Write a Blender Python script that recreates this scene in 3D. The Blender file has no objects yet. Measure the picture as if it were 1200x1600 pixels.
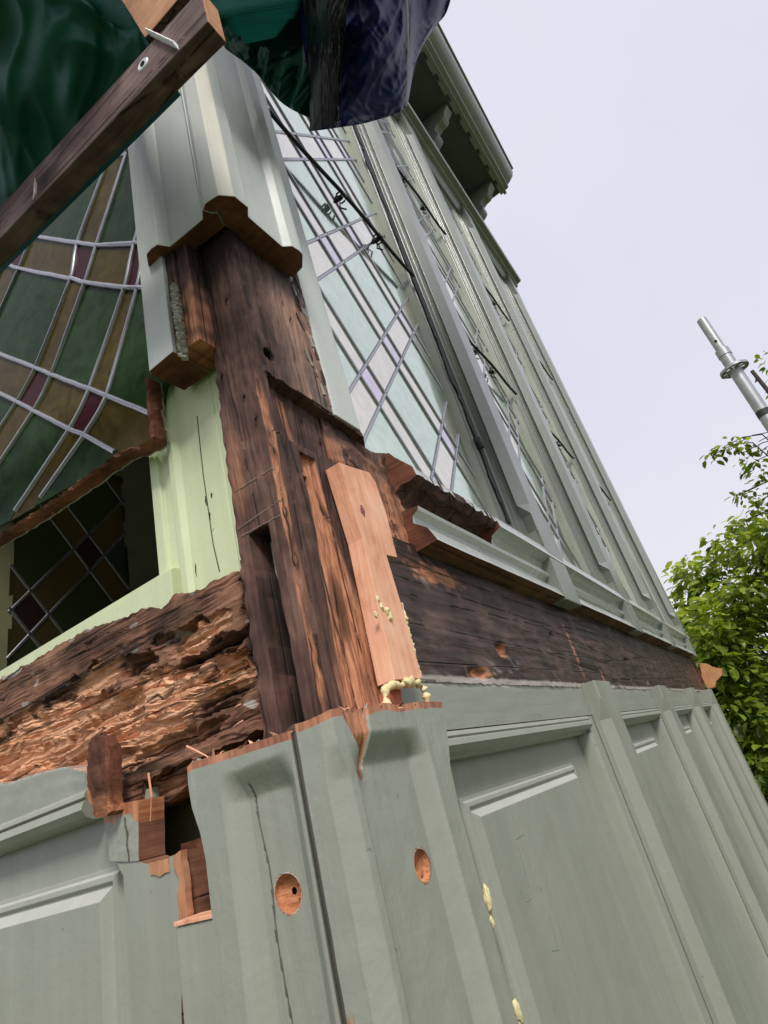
import bpy, bmesh, math, random
from mathutils import Vector, Matrix, noise
R_ = math.radians
random.seed(7)
S = bpy.context.scene
COL = S.collection
# ---------------------------------------------------------------- camera, world, sun, exposure
FPX = 921.229579864354
CR = ((0.5432801680783101, -0.8024671047101637, -0.24676548549359606), (0.24822236295233369, 0.4343163171633795, -0.8658839386291899), (0.8020176541094111, 0.40916485981047535, 0.4351457227103481))
CAM = Vector((-0.384, -0.320, 0.0))
cd = bpy.data.cameras.new('camera'); cam = bpy.data.objects.new('camera', cd); COL.objects.link(cam)
cd.sensor_fit = 'VERTICAL'; cd.sensor_height = 24.0; cd.lens = FPX/1600*24.0
cd.clip_start = 0.02; cd.clip_end = 3000
rt, dn, fw = [Vector(r) for r in CR]
m = Matrix((rt, -dn, -fw)).transposed().to_4x4(); m.translation = CAM
cam.matrix_world = m
S.camera = cam
w = bpy.data.worlds.new('World'); S.world = w; w.use_nodes = True
wn = w.node_tree; wn.nodes.clear()
o_ = wn.nodes.new('ShaderNodeOutputWorld'); bg = wn.nodes.new('ShaderNodeBackground')
sky = wn.nodes.new('ShaderNodeTexSky'); sky.sky_type = 'NISHITA'; sky.sun_disc = False
sky.sun_elevation = R_(52); sky.sun_rotation = R_(222); sky.air_density = 1.0; sky.dust_density = 3.0
sc_ = wn.nodes.new('ShaderNodeMix'); sc_.data_type = 'RGBA'; sc_.blend_type = 'MIX'
tcw = wn.nodes.new('ShaderNodeTexCoord'); nzw = wn.nodes.new('ShaderNodeTexNoise'); nzw.inputs['Scale'].default_value = 1.6
nzw.inputs['Detail'].default_value = 4; nzw.inputs['Roughness'].default_value = .55
crw = wn.nodes.new('ShaderNodeValToRGB')
crw.color_ramp.elements[0].position = .35; crw.color_ramp.elements[0].color = (.745*8.4, .755*8.4, .885*8.4, 1)
crw.color_ramp.elements[1].position = .7; crw.color_ramp.elements[1].color = (.82*8.4, .825*8.4, .91*8.4, 1)
wn.links.new(tcw.outputs['Generated'], nzw.inputs['Vector']); wn.links.new(nzw.outputs['Fac'], crw.inputs['Fac'])
sc_.inputs[0].default_value = .97
wn.links.new(sky.outputs[0], sc_.inputs[6]); wn.links.new(crw.outputs[0], sc_.inputs[7])
wn.links.new(sc_.outputs[2], bg.inputs['Color']); bg.inputs['Strength'].default_value = 0.0965
wn.links.new(bg.outputs[0], o_.inputs[0])
sl = bpy.data.lights.new('sun', 'SUN'); sl.energy = 2.5; sl.angle = R_(15); sl.color = (1, .97, .92)
so = bpy.data.objects.new('sun', sl); COL.objects.link(so)
so.rotation_euler = Vector((-.60, -.50, .84)).to_track_quat('Z', 'Y').to_euler()
S.view_settings.view_transform = 'Standard'; S.view_settings.look = 'None'
S.view_settings.exposure = 0.3; S.view_settings.gamma = 1.0; S.view_settings.use_curve_mapping = False

# ---------------------------------------------------------------- helpers
def P(px, py, ax, val):
    """point of the plane  axis=val  that the photograph shows at pixel px,py"""
    d = rt*((px-600)/FPX) + dn*((py-800)/FPX) + fw
    return CAM + d*((val-CAM[ax])/d[ax])
def PD(px, py, dist):
    d = (rt*((px-600)/FPX) + dn*((py-800)/FPX) + fw).normalized()
    return CAM + d*dist
def tag(o, label=None, cat=None, group=None, kind=None):
    if label: o['label'] = label
    if cat: o['category'] = cat
    if group: o['group'] = group
    if kind: o['kind'] = kind
    return o
def off(p):
    v = Vector((0, 0, 0))
    while p is not None: v += p.location; p = p.parent
    return v
def empty(name, loc, **k):
    o = bpy.data.objects.new(name, None); o.location = loc; o.empty_display_size = .1; COL.objects.link(o); return tag(o, **k)
def link(name, me, parent=None, loc=None, label=None):
    o = bpy.data.objects.new(name, me); COL.objects.link(o)
    if parent: o.parent = parent
    if loc is not None: o.location = loc
    if label: o['label'] = label
    return o
def obj(name, verts, faces, mats, parent=None, midx=None, attr=None, smooth=None, bevel=0, loc=None, label=None, recalc=True):
    """world coordinates in, one mesh object out (loc: own origin in world)"""
    o0 = off(parent) if parent else Vector((0, 0, 0))
    base = Vector(loc) if loc is not None else o0
    me = bpy.data.meshes.new(name)
    me.from_pydata([Vector(v)-base for v in verts], [], faces)
    if not isinstance(mats, (list, tuple)): mats = [mats]
    for m_ in mats: me.materials.append(m_)
    if midx is not None:
        for p, i in zip(me.polygons, midx): p.material_index = i
    if attr is not None:
        a = me.color_attributes.new('wear', 'FLOAT_COLOR', 'POINT')
        for i, c in enumerate(attr): a.data[i].color = (c[0], c[1], c[2], 1)
    if recalc:
        bm = bmesh.new(); bm.from_mesh(me); bmesh.ops.recalc_face_normals(bm, faces=bm.faces); bm.to_mesh(me); bm.free()
    o = link(name, me, parent, (base-o0) if loc is not None else None, label)
    if smooth is not None:
        for p in me.polygons: p.use_smooth = True
        me.set_sharp_from_angle(angle=R_(smooth))
    if bevel:
        b = o.modifiers.new('bevel', 'BEVEL'); b.width = bevel; b.segments = 2; b.limit_method = 'ANGLE'; b.angle_limit = R_(30)
    return o
def side_mats(o, fn):
    for p in o.data.polygons: p.material_index = fn(p.normal, p.center)
def box(name, a, b, mat, parent, **k):
    x0, y0, z0 = a; x1, y1, z1 = b
    v = [(x, y, z) for x in (x0, x1) for y in (y0, y1) for z in (z0, z1)]
    f = [(0, 1, 3, 2), (4, 6, 7, 5), (0, 4, 5, 1), (2, 3, 7, 6), (0, 2, 6, 4), (1, 5, 7, 3)]
    return obj(name, v, f, mat, parent, **k)
def loft(name, secs, mats, parent, **k):
    """closed sections with equal point counts, joined and capped"""
    n = len(secs[0]); v = [p for s in secs for p in s]; f = []
    for i in range(len(secs)-1):
        for j in range(n):
            f.append((i*n+j, i*n+(j+1) % n, (i+1)*n+(j+1) % n, (i+1)*n+j))
    f.append(tuple(range(n))[::-1]); f.append(tuple((len(secs)-1)*n+j for j in range(n)))
    return obj(name, v, f, mats, parent, **k)
def slab(name, pts, ax, val, depth, mats, parent, rough=0, sub=1, **k):
    """outline traced on the plane axis=val, given a real thickness; outline can be splintered"""
    w_ = [q_ if isinstance(q_, Vector) else P(q_[0], q_[1], ax, val) for q_ in pts]
    if sub > 1:
        q = []
        for i in range(len(w_)):
            a, b = w_[i], w_[(i+1) % len(w_)]
            for j in range(sub): q.append(a.lerp(b, j/sub))
        w_ = q
    if rough:
        for i, p in enumerate(w_):
            r = noise.noise_vector(p*130+Vector((3, 7, 1)))*rough; r[ax] = 0; w_[i] = p+r
    d = Vector((0, 0, 0)); d[ax] = depth
    return loft(name, [w_, [p+d for p in w_]], mats, parent, **k)
def extrude_x(name, prof, xs, mats, parent, jit=0, **k):
    secs = []
    for x in xs:
        secs.append([Vector((x, y+jit*noise.noise(Vector((x*9, y*80, z*80))), z+jit*noise.noise(Vector((x*9+5, y*80, z*80+9))))) for y, z in prof])
    return loft(name, secs, mats, parent, **k)
def sheet(name, fn, nu, nv, thick, mats, parent, attr=None, smooth=50, **k):
    """dense relief surface fn(u,v) with a real thickness behind it"""
    v = []; a = []; t = Vector(thick)
    for j in range(nv+1):
        for i in range(nu+1):
            p = fn(i/nu, j/nv); v.append(p); a.append(attr(p, i/nu, j/nv) if attr else (0, 0, 0))
    f = []; W = nu+1
    for j in range(nv):
        for i in range(nu): f.append((j*W+i, j*W+i+1, (j+1)*W+i+1, (j+1)*W+i))
    ring = [i for i in range(nu+1)]+[j*W+nu for j in range(1, nv+1)]+[nv*W+i for i in range(nu-1, -1, -1)]+[j*W for j in range(nv-1, 0, -1)]
    b0 = len(v)
    for i in ring: v.append(v[i]+t); a.append(a[i])
    n = len(ring)
    for q in range(n): f.append((ring[q], b0+q, b0+(q+1) % n, ring[(q+1) % n]))
    f.append(tuple(range(b0, b0+n)))
    return obj(name, v, f, mats, parent, attr=a, smooth=smooth, **k)
def lerp_poly(pts, t):
    """point at fraction t of the first-to-last x range (or of the length) of a polyline"""
    n = len(pts)-1; x = t*n; i = min(int(x), n-1); return pts[i].lerp(pts[i+1], x-i)
def resample(pts, n=64):
    L = [0]
    for a, b in zip(pts, pts[1:]): L.append(L[-1]+(b-a).length)
    out = []
    for k in range(n+1):
        s = L[-1]*k/n; i = 0
        while i < len(pts)-2 and L[i+1] < s: i += 1
        out.append(pts[i].lerp(pts[i+1], (s-L[i])/max(1e-9, L[i+1]-L[i])))
    return out
def fbm(p, o=4): return noise.fractal(p, 1.0, 2.0, o)
def sst(a, b, x):
    t = max(0, min(1, (x-a)/(b-a))); return t*t*(3-2*t)
def lin(a, b, x): return .75*max(0, min(1, (x-a)/(b-a)))+.25*sst(a, b, x)
def tube(path, r, n=8, name=None, mat=None, parent=None, **k):
    secs = []
    for i, p in enumerate(path):
        p = Vector(p); d = (Vector(path[min(i+1, len(path)-1)])-Vector(path[max(i-1, 0)])).normalized()
        u = d.orthogonal().normalized(); v = d.cross(u)
        rr = r[i] if isinstance(r, (list, tuple)) else r
        secs.append([p+(u*math.cos(2*math.pi*j/n)+v*math.sin(2*math.pi*j/n))*rr for j in range(n)])
    return loft(name, secs, mat, parent, **k)
def blob(name, c, r, mat, parent, seed=0, stretch=(1, 1, 1), **k):
    bm = bmesh.new(); bmesh.ops.create_icosphere(bm, subdivisions=3, radius=1)
    vs = []
    for v in bm.verts:
        q = v.co*(1+.55*noise.noise(v.co*1.3+Vector((seed, 0, 0)))+.2*noise.noise(v.co*5+Vector((0, seed, 0))))
        vs.append(Vector(c)+Vector((q.x*stretch[0], q.y*stretch[1], q.z*stretch[2]))*r)
    fs = [[v.index for v in f.verts] for f in bm.faces]; bm.free()
    return obj(name, vs, fs, mat, parent, smooth=80, **k)

# ---------------------------------------------------------------- materials
def newmat(name):
    m_ = bpy.data.materials.new(name); m_.use_nodes = True; nt = m_.node_tree; nt.nodes.clear()
    out = nt.nodes.new('ShaderNodeOutputMaterial'); b = nt.nodes.new('ShaderNodeBsdfPrincipled')
    nt.links.new(b.outputs[0], out.inputs[0]); return m_, nt, b
def N(nt, t, **k):
    n = nt.nodes.new(t)
    for a, b in k.items():
        if a.startswith('i_'): n.inputs[a[2:].replace('_', ' ')].default_value = b
        else: setattr(n, a, b)
    return n
def mapping(nt, scale, rot=(0, 0, 0)):
    tc = nt.nodes.new('ShaderNodeTexCoord'); mp = nt.nodes.new('ShaderNodeMapping'); mp.inputs['Scale'].default_value = scale
    mp.inputs['Rotation'].default_value = rot
    nt.links.new(tc.outputs['Object'], mp.inputs[0]); return mp.outputs[0]
def noi(nt, vec, scale, detail=6, rough=.6, dist=0):
    n = N(nt, 'ShaderNodeTexNoise', i_Scale=scale, i_Detail=detail, i_Roughness=rough, i_Distortion=dist)
    nt.links.new(vec, n.inputs['Vector']); return n.outputs['Fac']
def ramp(nt, fac, stops):
    r = nt.nodes.new('ShaderNodeValToRGB'); e = r.color_ramp.elements
    while len(e) < len(stops): e.new(.5)
    for x, (p, c) in zip(e, stops):
        x.position = p; x.color = (c, c, c, 1) if not isinstance(c, tuple) else (*c, 1)
    nt.links.new(fac, r.inputs[0]); return r.outputs[0]
def mix(nt, fac, a, b, mode='MIX'):
    n = nt.nodes.new('ShaderNodeMix'); n.data_type = 'RGBA'; n.blend_type = mode
    for s, i in ((fac, 0), (a, 6), (b, 7)):
        if isinstance(s, (int, float)): n.inputs[i].default_value = s
        elif isinstance(s, tuple): n.inputs[i].default_value = (*s, 1)
        else: nt.links.new(s, n.inputs[i])
    return n.outputs[2]
def math_(nt, op, a, b=None, clamp=False):
    n = nt.nodes.new('ShaderNodeMath'); n.operation = op; n.use_clamp = clamp
    for i, s in enumerate((a, b)):
        if s is None: continue
        if isinstance(s, (int, float)): n.inputs[i].default_value = s
        else: nt.links.new(s, n.inputs[i])
    return n.outputs[0]
def wear(nt):
    a = N(nt, 'ShaderNodeAttribute', attribute_name='wear'); s = N(nt, 'ShaderNodeSeparateColor')
    nt.links.new(a.outputs['Color'], s.inputs[0]); return s.outputs
def bump(nt, b, h, strength, dist, prev=None):
    n = N(nt, 'ShaderNodeBump', i_Strength=strength, i_Distance=dist); nt.links.new(h, n.inputs['Height'])
    if prev is not None: nt.links.new(prev, n.inputs['Normal'])
    nt.links.new(n.outputs[0], b.inputs['Normal']); return n.outputs[0]
AX = {'x': (3, 60, 60), 'y': (60, 3, 60), 'z': (60, 60, 3)}
def wood(name, c0, c1, c2, axis='z', fresh=((.30, .10, .04), (.62, .27, .13)), rough=.75, bstr=.5, patch=0.0, pale=(.5, .45, .4), bd=.002, crack=1):
    m_, nt, b = newmat(name)
    g = mapping(nt, AX[axis]); iso = mapping(nt, (1, 1, 1))
    n1 = noi(nt, g, 2.2, 8, .65, .6); n2 = noi(nt, iso, 14, 5, .6, .4); n3 = noi(nt, g, 9, 6, .7)
    mx = math_(nt, 'ADD', math_(nt, 'MULTIPLY', n1, .42), math_(nt, 'MULTIPLY', n2, .58))
    base = ramp(nt, mx, [(.36, c0), (.5, c1), (.66, c2)])
    fr = ramp(nt, math_(nt, 'ADD', math_(nt, 'MULTIPLY', n1, .55), math_(nt, 'MULTIPLY', n3, .45)), [(.38, fresh[0]), (.6, fresh[1])])
    W = wear(nt)
    n4 = noi(nt, mapping(nt, tuple(s*.25 for s in AX[axis])), 2.5, 5, .65, .8)
    pf = ramp(nt, math_(nt, 'ADD', n4, patch-.5), [(.40, 0.), (.6, 1.)]) if patch else 0.0
    col = mix(nt, pf, base, fr) if patch else base
    rf = math_(nt, 'MULTIPLY_ADD', W[0], 1.5, True)
    rf.node.inputs[2].default_value = -.25; nt.links.new(math_(nt, 'ADD', W[0], math_(nt, 'MULTIPLY', math_(nt, 'SUBTRACT', n1, .5), math_(nt, 'MULTIPLY', W[0], 1.6))), rf.node.inputs[0])
    col = mix(nt, rf, col, fr)
    col = mix(nt, W[2], col, pale)
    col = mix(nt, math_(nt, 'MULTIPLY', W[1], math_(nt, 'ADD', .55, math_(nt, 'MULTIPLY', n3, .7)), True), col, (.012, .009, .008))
    if crack:
        vo = N(nt, 'ShaderNodeTexVoronoi', feature='DISTANCE_TO_EDGE', i_Scale=1.0)
        nt.links.new(mapping(nt, tuple(s*.42 for s in AX[axis])), vo.inputs['Vector'])
        ck = ramp(nt, vo.outputs['Distance'], [(.0, 0.), (.035, 1.)])
        ckm = math_(nt, 'MAXIMUM', ck, ramp(nt, n2, [(.5, 0.), (.58, 1.)]))
        col = mix(nt, ckm, (.02, .012, .008), col)
    nt.links.new(col, b.inputs['Base Color']); b.inputs['Roughness'].default_value = rough
    p = bump(nt, b, n1, bstr, bd); p = bump(nt, b, n3, bstr*.8, bd*.5, p)
    if crack: bump(nt, b, ckm, .6, .002, p)
    b.inputs['Specular IOR Level'].default_value = .25
    return m_
def paint(name, c, rough=.42, raw=((.22, .07, .035), (.55, .24, .12)), var=.10, axis='z', spec=.5, bs=.25):
    m_, nt, b = newmat(name)
    iso = mapping(nt, (1, 1, 1)); g = mapping(nt, tuple(s*.5 for s in AX[axis]))
    n1 = noi(nt, iso, 6, 5, .6, .3); n2 = noi(nt, iso, 170, 4, .6); n3 = noi(nt, g, 3, 6, .6); n4 = noi(nt, iso, 45, 6, .7)
    base = mix(nt, n1, tuple(x*(1-var) for x in c), tuple(min(1, x*(1+var)) for x in c))
    base = mix(nt, ramp(nt, n4, [(.58, 0.), (.75, .22)]), base, tuple(min(1, x*1.35+.03) for x in c))
    sp = noi(nt, iso, 95, 2, .5)
    base = mix(nt, ramp(nt, sp, [(.74, 0.), (.78, .5)]), base, (.10, .085, .06))
    g2 = mapping(nt, tuple(s_*.22 for s_ in AX[axis])); n5 = noi(nt, g2, 2.0, 4, .6, .5)
    base = mix(nt, ramp(nt, n5, [(.35, .22), (.62, 0.)]), base, tuple(x*.62 for x in c))
    base = mix(nt, ramp(nt, n5, [(.60, 0.), (.8, .16)]), base, tuple(min(1, x*1.5+.02) for x in c))
    W = wear(nt)
    thr = math_(nt, 'SUBTRACT', math_(nt, 'ADD', W[0], math_(nt, 'MULTIPLY', n4, .9)), .95)
    fk = ramp(nt, math_(nt, 'MULTIPLY', thr, 8, True), [(0, 0.), (1, 1.)])
    base = mix(nt, fk, base, ramp(nt, n3, [(.35, raw[0]), (.65, raw[1])]))
    base = mix(nt, math_(nt, 'MULTIPLY', W[1], .9), base, (.035, .028, .02))
    base = mix(nt, math_(nt, 'MULTIPLY', W[2], ramp(nt, n3, [(.35, .35), (.6, 1.)])), base, (.74, .70, .64))
    nt.links.new(base, b.inputs['Base Color'])
    nt.links.new(ramp(nt, n1, [(.3, rough-.06), (.7, rough+.12)]), b.inputs['Roughness'])
    b.inputs['Specular IOR Level'].default_value = spec
    p = bump(nt, b, n2, bs, .0006); p = bump(nt, b, n3, bs*1.2, .0018, p); p = bump(nt, b, n1, .25, .01, p); bump(nt, b, fk, -.7, .0015, p)
    return m_
def glass(name, c, metal=.75, rough=.07, wav=.12, dark=None):
    m_, nt, b = newmat(name)
    iso = mapping(nt, (1, 1, 1)); n1 = noi(nt, iso, 22, 5, .6, 1.2); n2 = noi(nt, iso, 7, 2, .5)
    d = dark or tuple(x*.82 for x in c)
    nt.links.new(mix(nt, ramp(nt, n1, [(.3, 0.), (.7, 1.)]), d, c), b.inputs['Base Color'])
    b.inputs['Metallic'].default_value = metal; b.inputs['Roughness'].default_value = rough
    p = bump(nt, b, n2, wav, .004); bump(nt, b, n1, wav, .0008, p)
    return m_
def plain(name, c, rough=.6, metal=0., nscale=40, var=.25, bs=.3, bd=.001):
    m_, nt, b = newmat(name); iso = mapping(nt, (1, 1, 1)); n = noi(nt, iso, nscale, 5, .6)
    nt.links.new(mix(nt, n, tuple(x*(1-var) for x in c), tuple(min(1, x*(1+var)) for x in c)), b.inputs['Base Color'])
    b.inputs['Roughness'].default_value = rough; b.inputs['Metallic'].default_value = metal
    bump(nt, b, n, bs, bd); return m_
PA = paint('sage_paint', (.308, .320, .262), rough=.38)
PAL = paint('sage_paint_lower', (.302, .314, .256), rough=.36, bs=.45)
PAX = paint('sage_paint_rails', (.292, .304, .250), axis='x')
PU = paint('pale_upper_paint', (.56, .59, .55), rough=.5, var=.07)  # paler than the sage paint of the lower boards
PF = paint('weathered_frame_paint', (.235, .252, .212), rough=.34, var=.10, spec=.8)
PWH = paint('bevel_highlight_paint', (.47, .475, .42), rough=.5, axis='x', var=.15)  # lighter colour on upward bevels, painting in the sky's highlight
PW = paint('highlit_sill_paint', (.50, .52, .47), rough=.24, axis='x', spec=.7)  # base colour lightened to paint in the sill's gloss highlights
PC = paint('cream_green_paint', (.62, .68, .42), rough=.5, var=.06)
for q_ in (PF, PW):
    pb_ = q_.node_tree.nodes['Principled BSDF']; pb_.inputs['Coat Weight'].default_value = .35; pb_.inputs['Coat Roughness'].default_value = .22; pb_.inputs['Coat IOR'].default_value = 1.6
PY_ = paint('yellowed_paint', (.57, .56, .46), rough=.5, var=.1)
PUT = paint('old_putty', (.33, .34, .28), rough=.8, var=.3, bs=.9)
FLK = paint('flaking_paint', (.40, .40, .34), rough=.8, var=.3, bs=1.)
PEEL = paint('peeling_pale_paint', (.40, .43, .38), rough=.6, raw=((.10, .05, .04), (.34, .17, .12)), var=.2, bs=.8)
WD = wood('aged_dark_wood', (.034, .020, .016), (.105, .056, .043), (.23, .125, .092), fresh=((.28, .10, .05), (.62, .29, .16)))
WDX = wood('aged_dark_beam_wood', (.020, .012, .010), (.065, .038, .031), (.16, .092, .072), axis='x', patch=.26, bstr=.6, rough=.42)
WR = wood('rotten_wood', (.09, .040, .024), (.24, .115, .07), (.42, .22, .13), axis='y', fresh=((.46, .19, .085), (.92, .54, .33)), bstr=1., bd=.003)
WN = wood('fresh_pine', (.58, .24, .13), (.84, .43, .27), (.93, .56, .38), rough=.65, bstr=.5, crack=0)
WE = wood('end_grain_wood', (.06, .02, .012), (.15, .055, .03), (.27, .11, .06), axis='y', bstr=.5, crack=0)
WEX = wood('sill_underside_wood', (.10, .045, .03), (.22, .10, .06), (.34, .17, .10), axis='x', bstr=.4)
WB = wood('batten_wood', (.06, .035, .032), (.12, .075, .068), (.24, .165, .15), axis='y', bstr=.5)
WO = wood('offcut_wood', (.30, .13, .06), (.48, .24, .12), (.62, .35, .19), axis='y', bstr=.3, crack=0)
LEAD = plain('lead', (.42, .42, .44), .32, .9, 60, .3)
IRON = plain('black_iron', (.018, .018, .018), .5, .4)
GAL = plain('galvanised_steel', (.42, .43, .43), .45, .75, 30, .2)
FOAM = plain('expanding_foam', (.72, .62, .33), .7, 0, 60, .15, .5, .003)
GLG = glass('green_glass', (.76, .88, .72), .85, wav=.2); GLP = glass('pink_glass', (.86, .76, .86), .85); GLB = glass('cream_glass', (.95, .90, .76), .85, wav=.2)
DGG = glass('dark_green_glass', (.030, .066, .022), 0, .22, .2, (.012, .026, .009)); DGA = glass('dark_amber_glass', (.105, .075, .018), 0, .2, .2, (.05, .034, .009))
DGP = glass('dark_plum_glass', (.06, .014, .02), 0, .2, .2); DAB = glass('amber_glass', (.26, .13, .012), 0, .2, .2)
for g_ in (DGG, DGA, DGP, DAB): g_.node_tree.nodes['Principled BSDF'].inputs['Specular IOR Level'].default_value = .03
DARK = plain('dark_interior', (.19, .19, .10), .9, 0, 6, .3)
BLACKPUT = plain('black_sealant', (.035, .035, .035), .7, 0, 50, .5, .8, .003)
def tarpmat(name, c, r=.28):
    m_, nt, b = newmat(name); iso = mapping(nt, (1, 1, 1)); n1 = noi(nt, iso, 9, 6, .6, .8); n2 = noi(nt, iso, 120, 3, .5)
    nt.links.new(mix(nt, n1, tuple(x*.6 for x in c), tuple(x*1.5 for x in c)), b.inputs['Base Color'])
    b.inputs['Roughness'].default_value = r; b.inputs['Specular IOR Level'].default_value = .3; bump(nt, b, n2, .1, .0004); return m_
TG = tarpmat('green_tarpaulin', (.006, .085, .064), .42); TB = tarpmat('navy_tarpaulin', (.010, .018, .11), .42); TBK = tarpmat('black_tarpaulin', (.006, .006, .008))

# ---------------------------------------------------------------- ground
GZ = -1.6
gm, gnt, gb = newmat('grass_and_soil')
gi = mapping(gnt, (1, 1, 1)); gnt.links.new(ramp(gnt, noi(gnt, gi, 2.5, 8, .7), [(.3, (.03, .045, .015)), (.6, (.07, .10, .03)), (.8, (.12, .10, .06))]), gb.inputs['Base Color']); gb.inputs['Roughness'].default_value = .9
tag(obj('ground', [(-600, -600, GZ), (600, -600, GZ), (600, 600, GZ), (-600, 600, GZ)], [(0, 1, 2, 3)], gm), kind='structure')

# ================================================================= the building
B = empty('timber_building', (0, 0, GZ), label='sage green timber building with leaded windows, its corner opened up for repair', cat='building')
XE = 3.38; ZT = 4.5
# ---- core walls behind everything (hollow, dark inside)
box('end_wall', (XE-.06, .09, GZ), (XE, 3.0, ZT), PA, B)
def wall_with_hole(name, a, b, hole, ax, mat):
    """box a..b with a rectangular opening through axis ax; hole = (u0,u1,z0,z1)"""
    u = 1-ax; u0, u1, z0, z1 = hole
    rs = [(a[u], u0, a[2], b[2]), (u1, b[u], a[2], b[2]), (u0, u1, a[2], z0), (u0, u1, z1, b[2])]
    vs = []; fs = []
    for p0, p1, q0, q1 in rs:
        n = len(vs)
        for x in (a[ax], b[ax]):
            for y in (p0, p1):
                for z in (q0, q1):
                    v = [0, 0, z]; v[ax] = x; v[u] = y; vs.append(v)
        fs += [tuple(n+i for i in f) for f in [(0, 1, 3, 2), (4, 6, 7, 5), (0, 4, 5, 1), (2, 3, 7, 6), (0, 2, 6, 4), (1, 5, 7, 3)]]
    return obj(name, vs, fs, mat, B, recalc=False)
wall_with_hole('back_wall', (.02, 3.0, GZ), (XE, 3.08, ZT), (1.30, 2.05, 1.05, 2.65), 1, DARK)
box('ceiling', (.07, .12, 3.4), (XE-.06, 3.0, 3.46), DARK, B)
box('floor', (.15, .15, -.5), (XE-.06, 3.0, -.44), DARK, B)
box('roof', (-.1, -.1, ZT), (XE+.1, 3.1, ZT+.08), plain('roof_felt', (.08, .08, .08)), B)
box('inner_lining', (.19, .075, GZ), (XE-.06, .085, .42), DARK, B)
box('inner_frieze', (.06, .075, 3.25), (XE-.06, .1, ZT), DARK, B)

# ---- leaded glazing
def split(poly, p, d):
    """cut a convex 2-D polygon by the line p + t*d -> (left, right)"""
    n = (-d[1], d[0]); s = [(q[0]-p[0])*n[0]+(q[1]-p[1])*n[1] for q in poly]; L = []; Rr = []
    for i in range(len(poly)):
        a, b = poly[i], poly[(i+1) % len(poly)]; sa, sb = s[i], s[(i+1) % len(poly)]
        if sa >= 0: L.append(a)
        if sa <= 0: Rr.append(a)
        if sa*sb < 0:
            t = sa/(sa-sb); q = (a[0]+(b[0]-a[0])*t, a[1]+(b[1]-a[1])*t); L.append(q); Rr.append(q)
    return L, Rr
def area(p): return abs(sum(p[i][0]*p[(i+1) % len(p)][1]-p[(i+1) % len(p)][0]*p[i][1] for i in range(len(p)))/2)
def clip_line(poly, p, d):
    ts = []
    n = (-d[1], d[0])
    for i in range(len(poly)):
        a, b = poly[i], poly[(i+1) % len(poly)]
        sa = (a[0]-p[0])*n[0]+(a[1]-p[1])*n[1]; sb = (b[0]-p[0])*n[0]+(b[1]-p[1])*n[1]
        if sa*sb < 0:
            t = sa/(sa-sb); q = (a[0]+(b[0]-a[0])*t, a[1]+(b[1]-a[1])*t); ts.append((q[0]-p[0])*d[0]+(q[1]-p[1])*d[1])
    if len(ts) < 2: return None
    return min(ts), max(ts)
def glaze(parent, poly, pairsA, pairsB, ax, val, side, wid, prd, matf, tilt=.004, seedn=0):
    """poly in (u,z); pairs: list of ((p,d),(p,d)) bounding a narrow strip. side: +1/-1 direction facing outdoors along ax"""
    u = 1-ax; rnd = random.Random(seedn)
    def W(q, dd): v = Vector((0, 0, q[1])); v[ax] = val+dd*side; v[u] = q[0]; return v
    cells = [poly]; lines = [l for pr in pairsA+pairsB for l in pr]
    for p, d in lines:
        nc = []
        for c in cells:
            L, Rr = split(c, p, d)
            for q in (L, Rr):
                if len(q) >= 3 and area(q) > 2e-5: nc.append(q)
        cells = nc
    def inside(pr, c):
        s = []
        for p, d in pr: s.append((c[0]-p[0])*(-d[1])+(c[1]-p[1])*d[0])
        return s[0]*s[1] < 0
    out = []
    for c in cells:
        cx = sum(q[0] for q in c)/len(c); cz = sum(q[1] for q in c)/len(c)
        ia = any(inside(pr, (cx, cz)) for pr in pairsA); ib = any(inside(pr, (cx, cz)) for pr in pairsB)
        m_ = matf(ia, ib, cx, cz)
        tx, tz = rnd.uniform(-tilt, tilt), rnd.uniform(-tilt, tilt)
        fr = [W(q, (q[0]-cx)*tx+(q[1]-cz)*tz) for q in c]; bk = [W(q, -.003+(q[0]-cx)*tx+(q[1]-cz)*tz) for q in c]
        out.append(loft('pane', [fr, bk], m_, parent))
    for p, d in lines:
        cl = clip_line(poly, p, d)
        if not cl: continue
        a = (p[0]+d[0]*cl[0], p[1]+d[1]*cl[0]); b = (p[0]+d[0]*cl[1], p[1]+d[1]*cl[1])
        n = (-d[1], d[0]); h = wid/2
        nseg = max(2, int((cl[1]-cl[0])/.05)); secs = []
        for k_ in range(nseg+1):
            t = k_/nseg; q = (a[0]+(b[0]-a[0])*t, a[1]+(b[1]-a[1])*t)
            j = .0009*noise.noise(Vector((q[0]*30, q[1]*30, val)))
            secs.append([W((q[0]+n[0]*(s*h+j), q[1]+n[1]*(s*h+j)), dd) for s, dd in ((-1, -.001), (-.95, prd*.45), (-.45, prd), (.45, prd), (.95, prd*.45), (1, -.001))])
        out.append(loft('lead_came', secs, LEAD, parent, smooth=60))
    return out
def nd(dx, dz): l = math.hypot(dx, dz); return (dx/l, dz/l)
def fixed_pairs(sl, c0, pitch, gap, ks):
    d = nd(1, sl); return [((((0, c0+pitch*k-gap/2), d)), ((0, c0+pitch*k+gap/2), d)) for k in ks]
# right wall bays
PIT = .775
def bay(k, x0, x1, root_copy=None):
    pass
def light_mat(ia, ib, x, z):
    if ia and ib: return GLP
    if ia or ib: return GLB
    return GLG
YG = .034
wf0 = None
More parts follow.
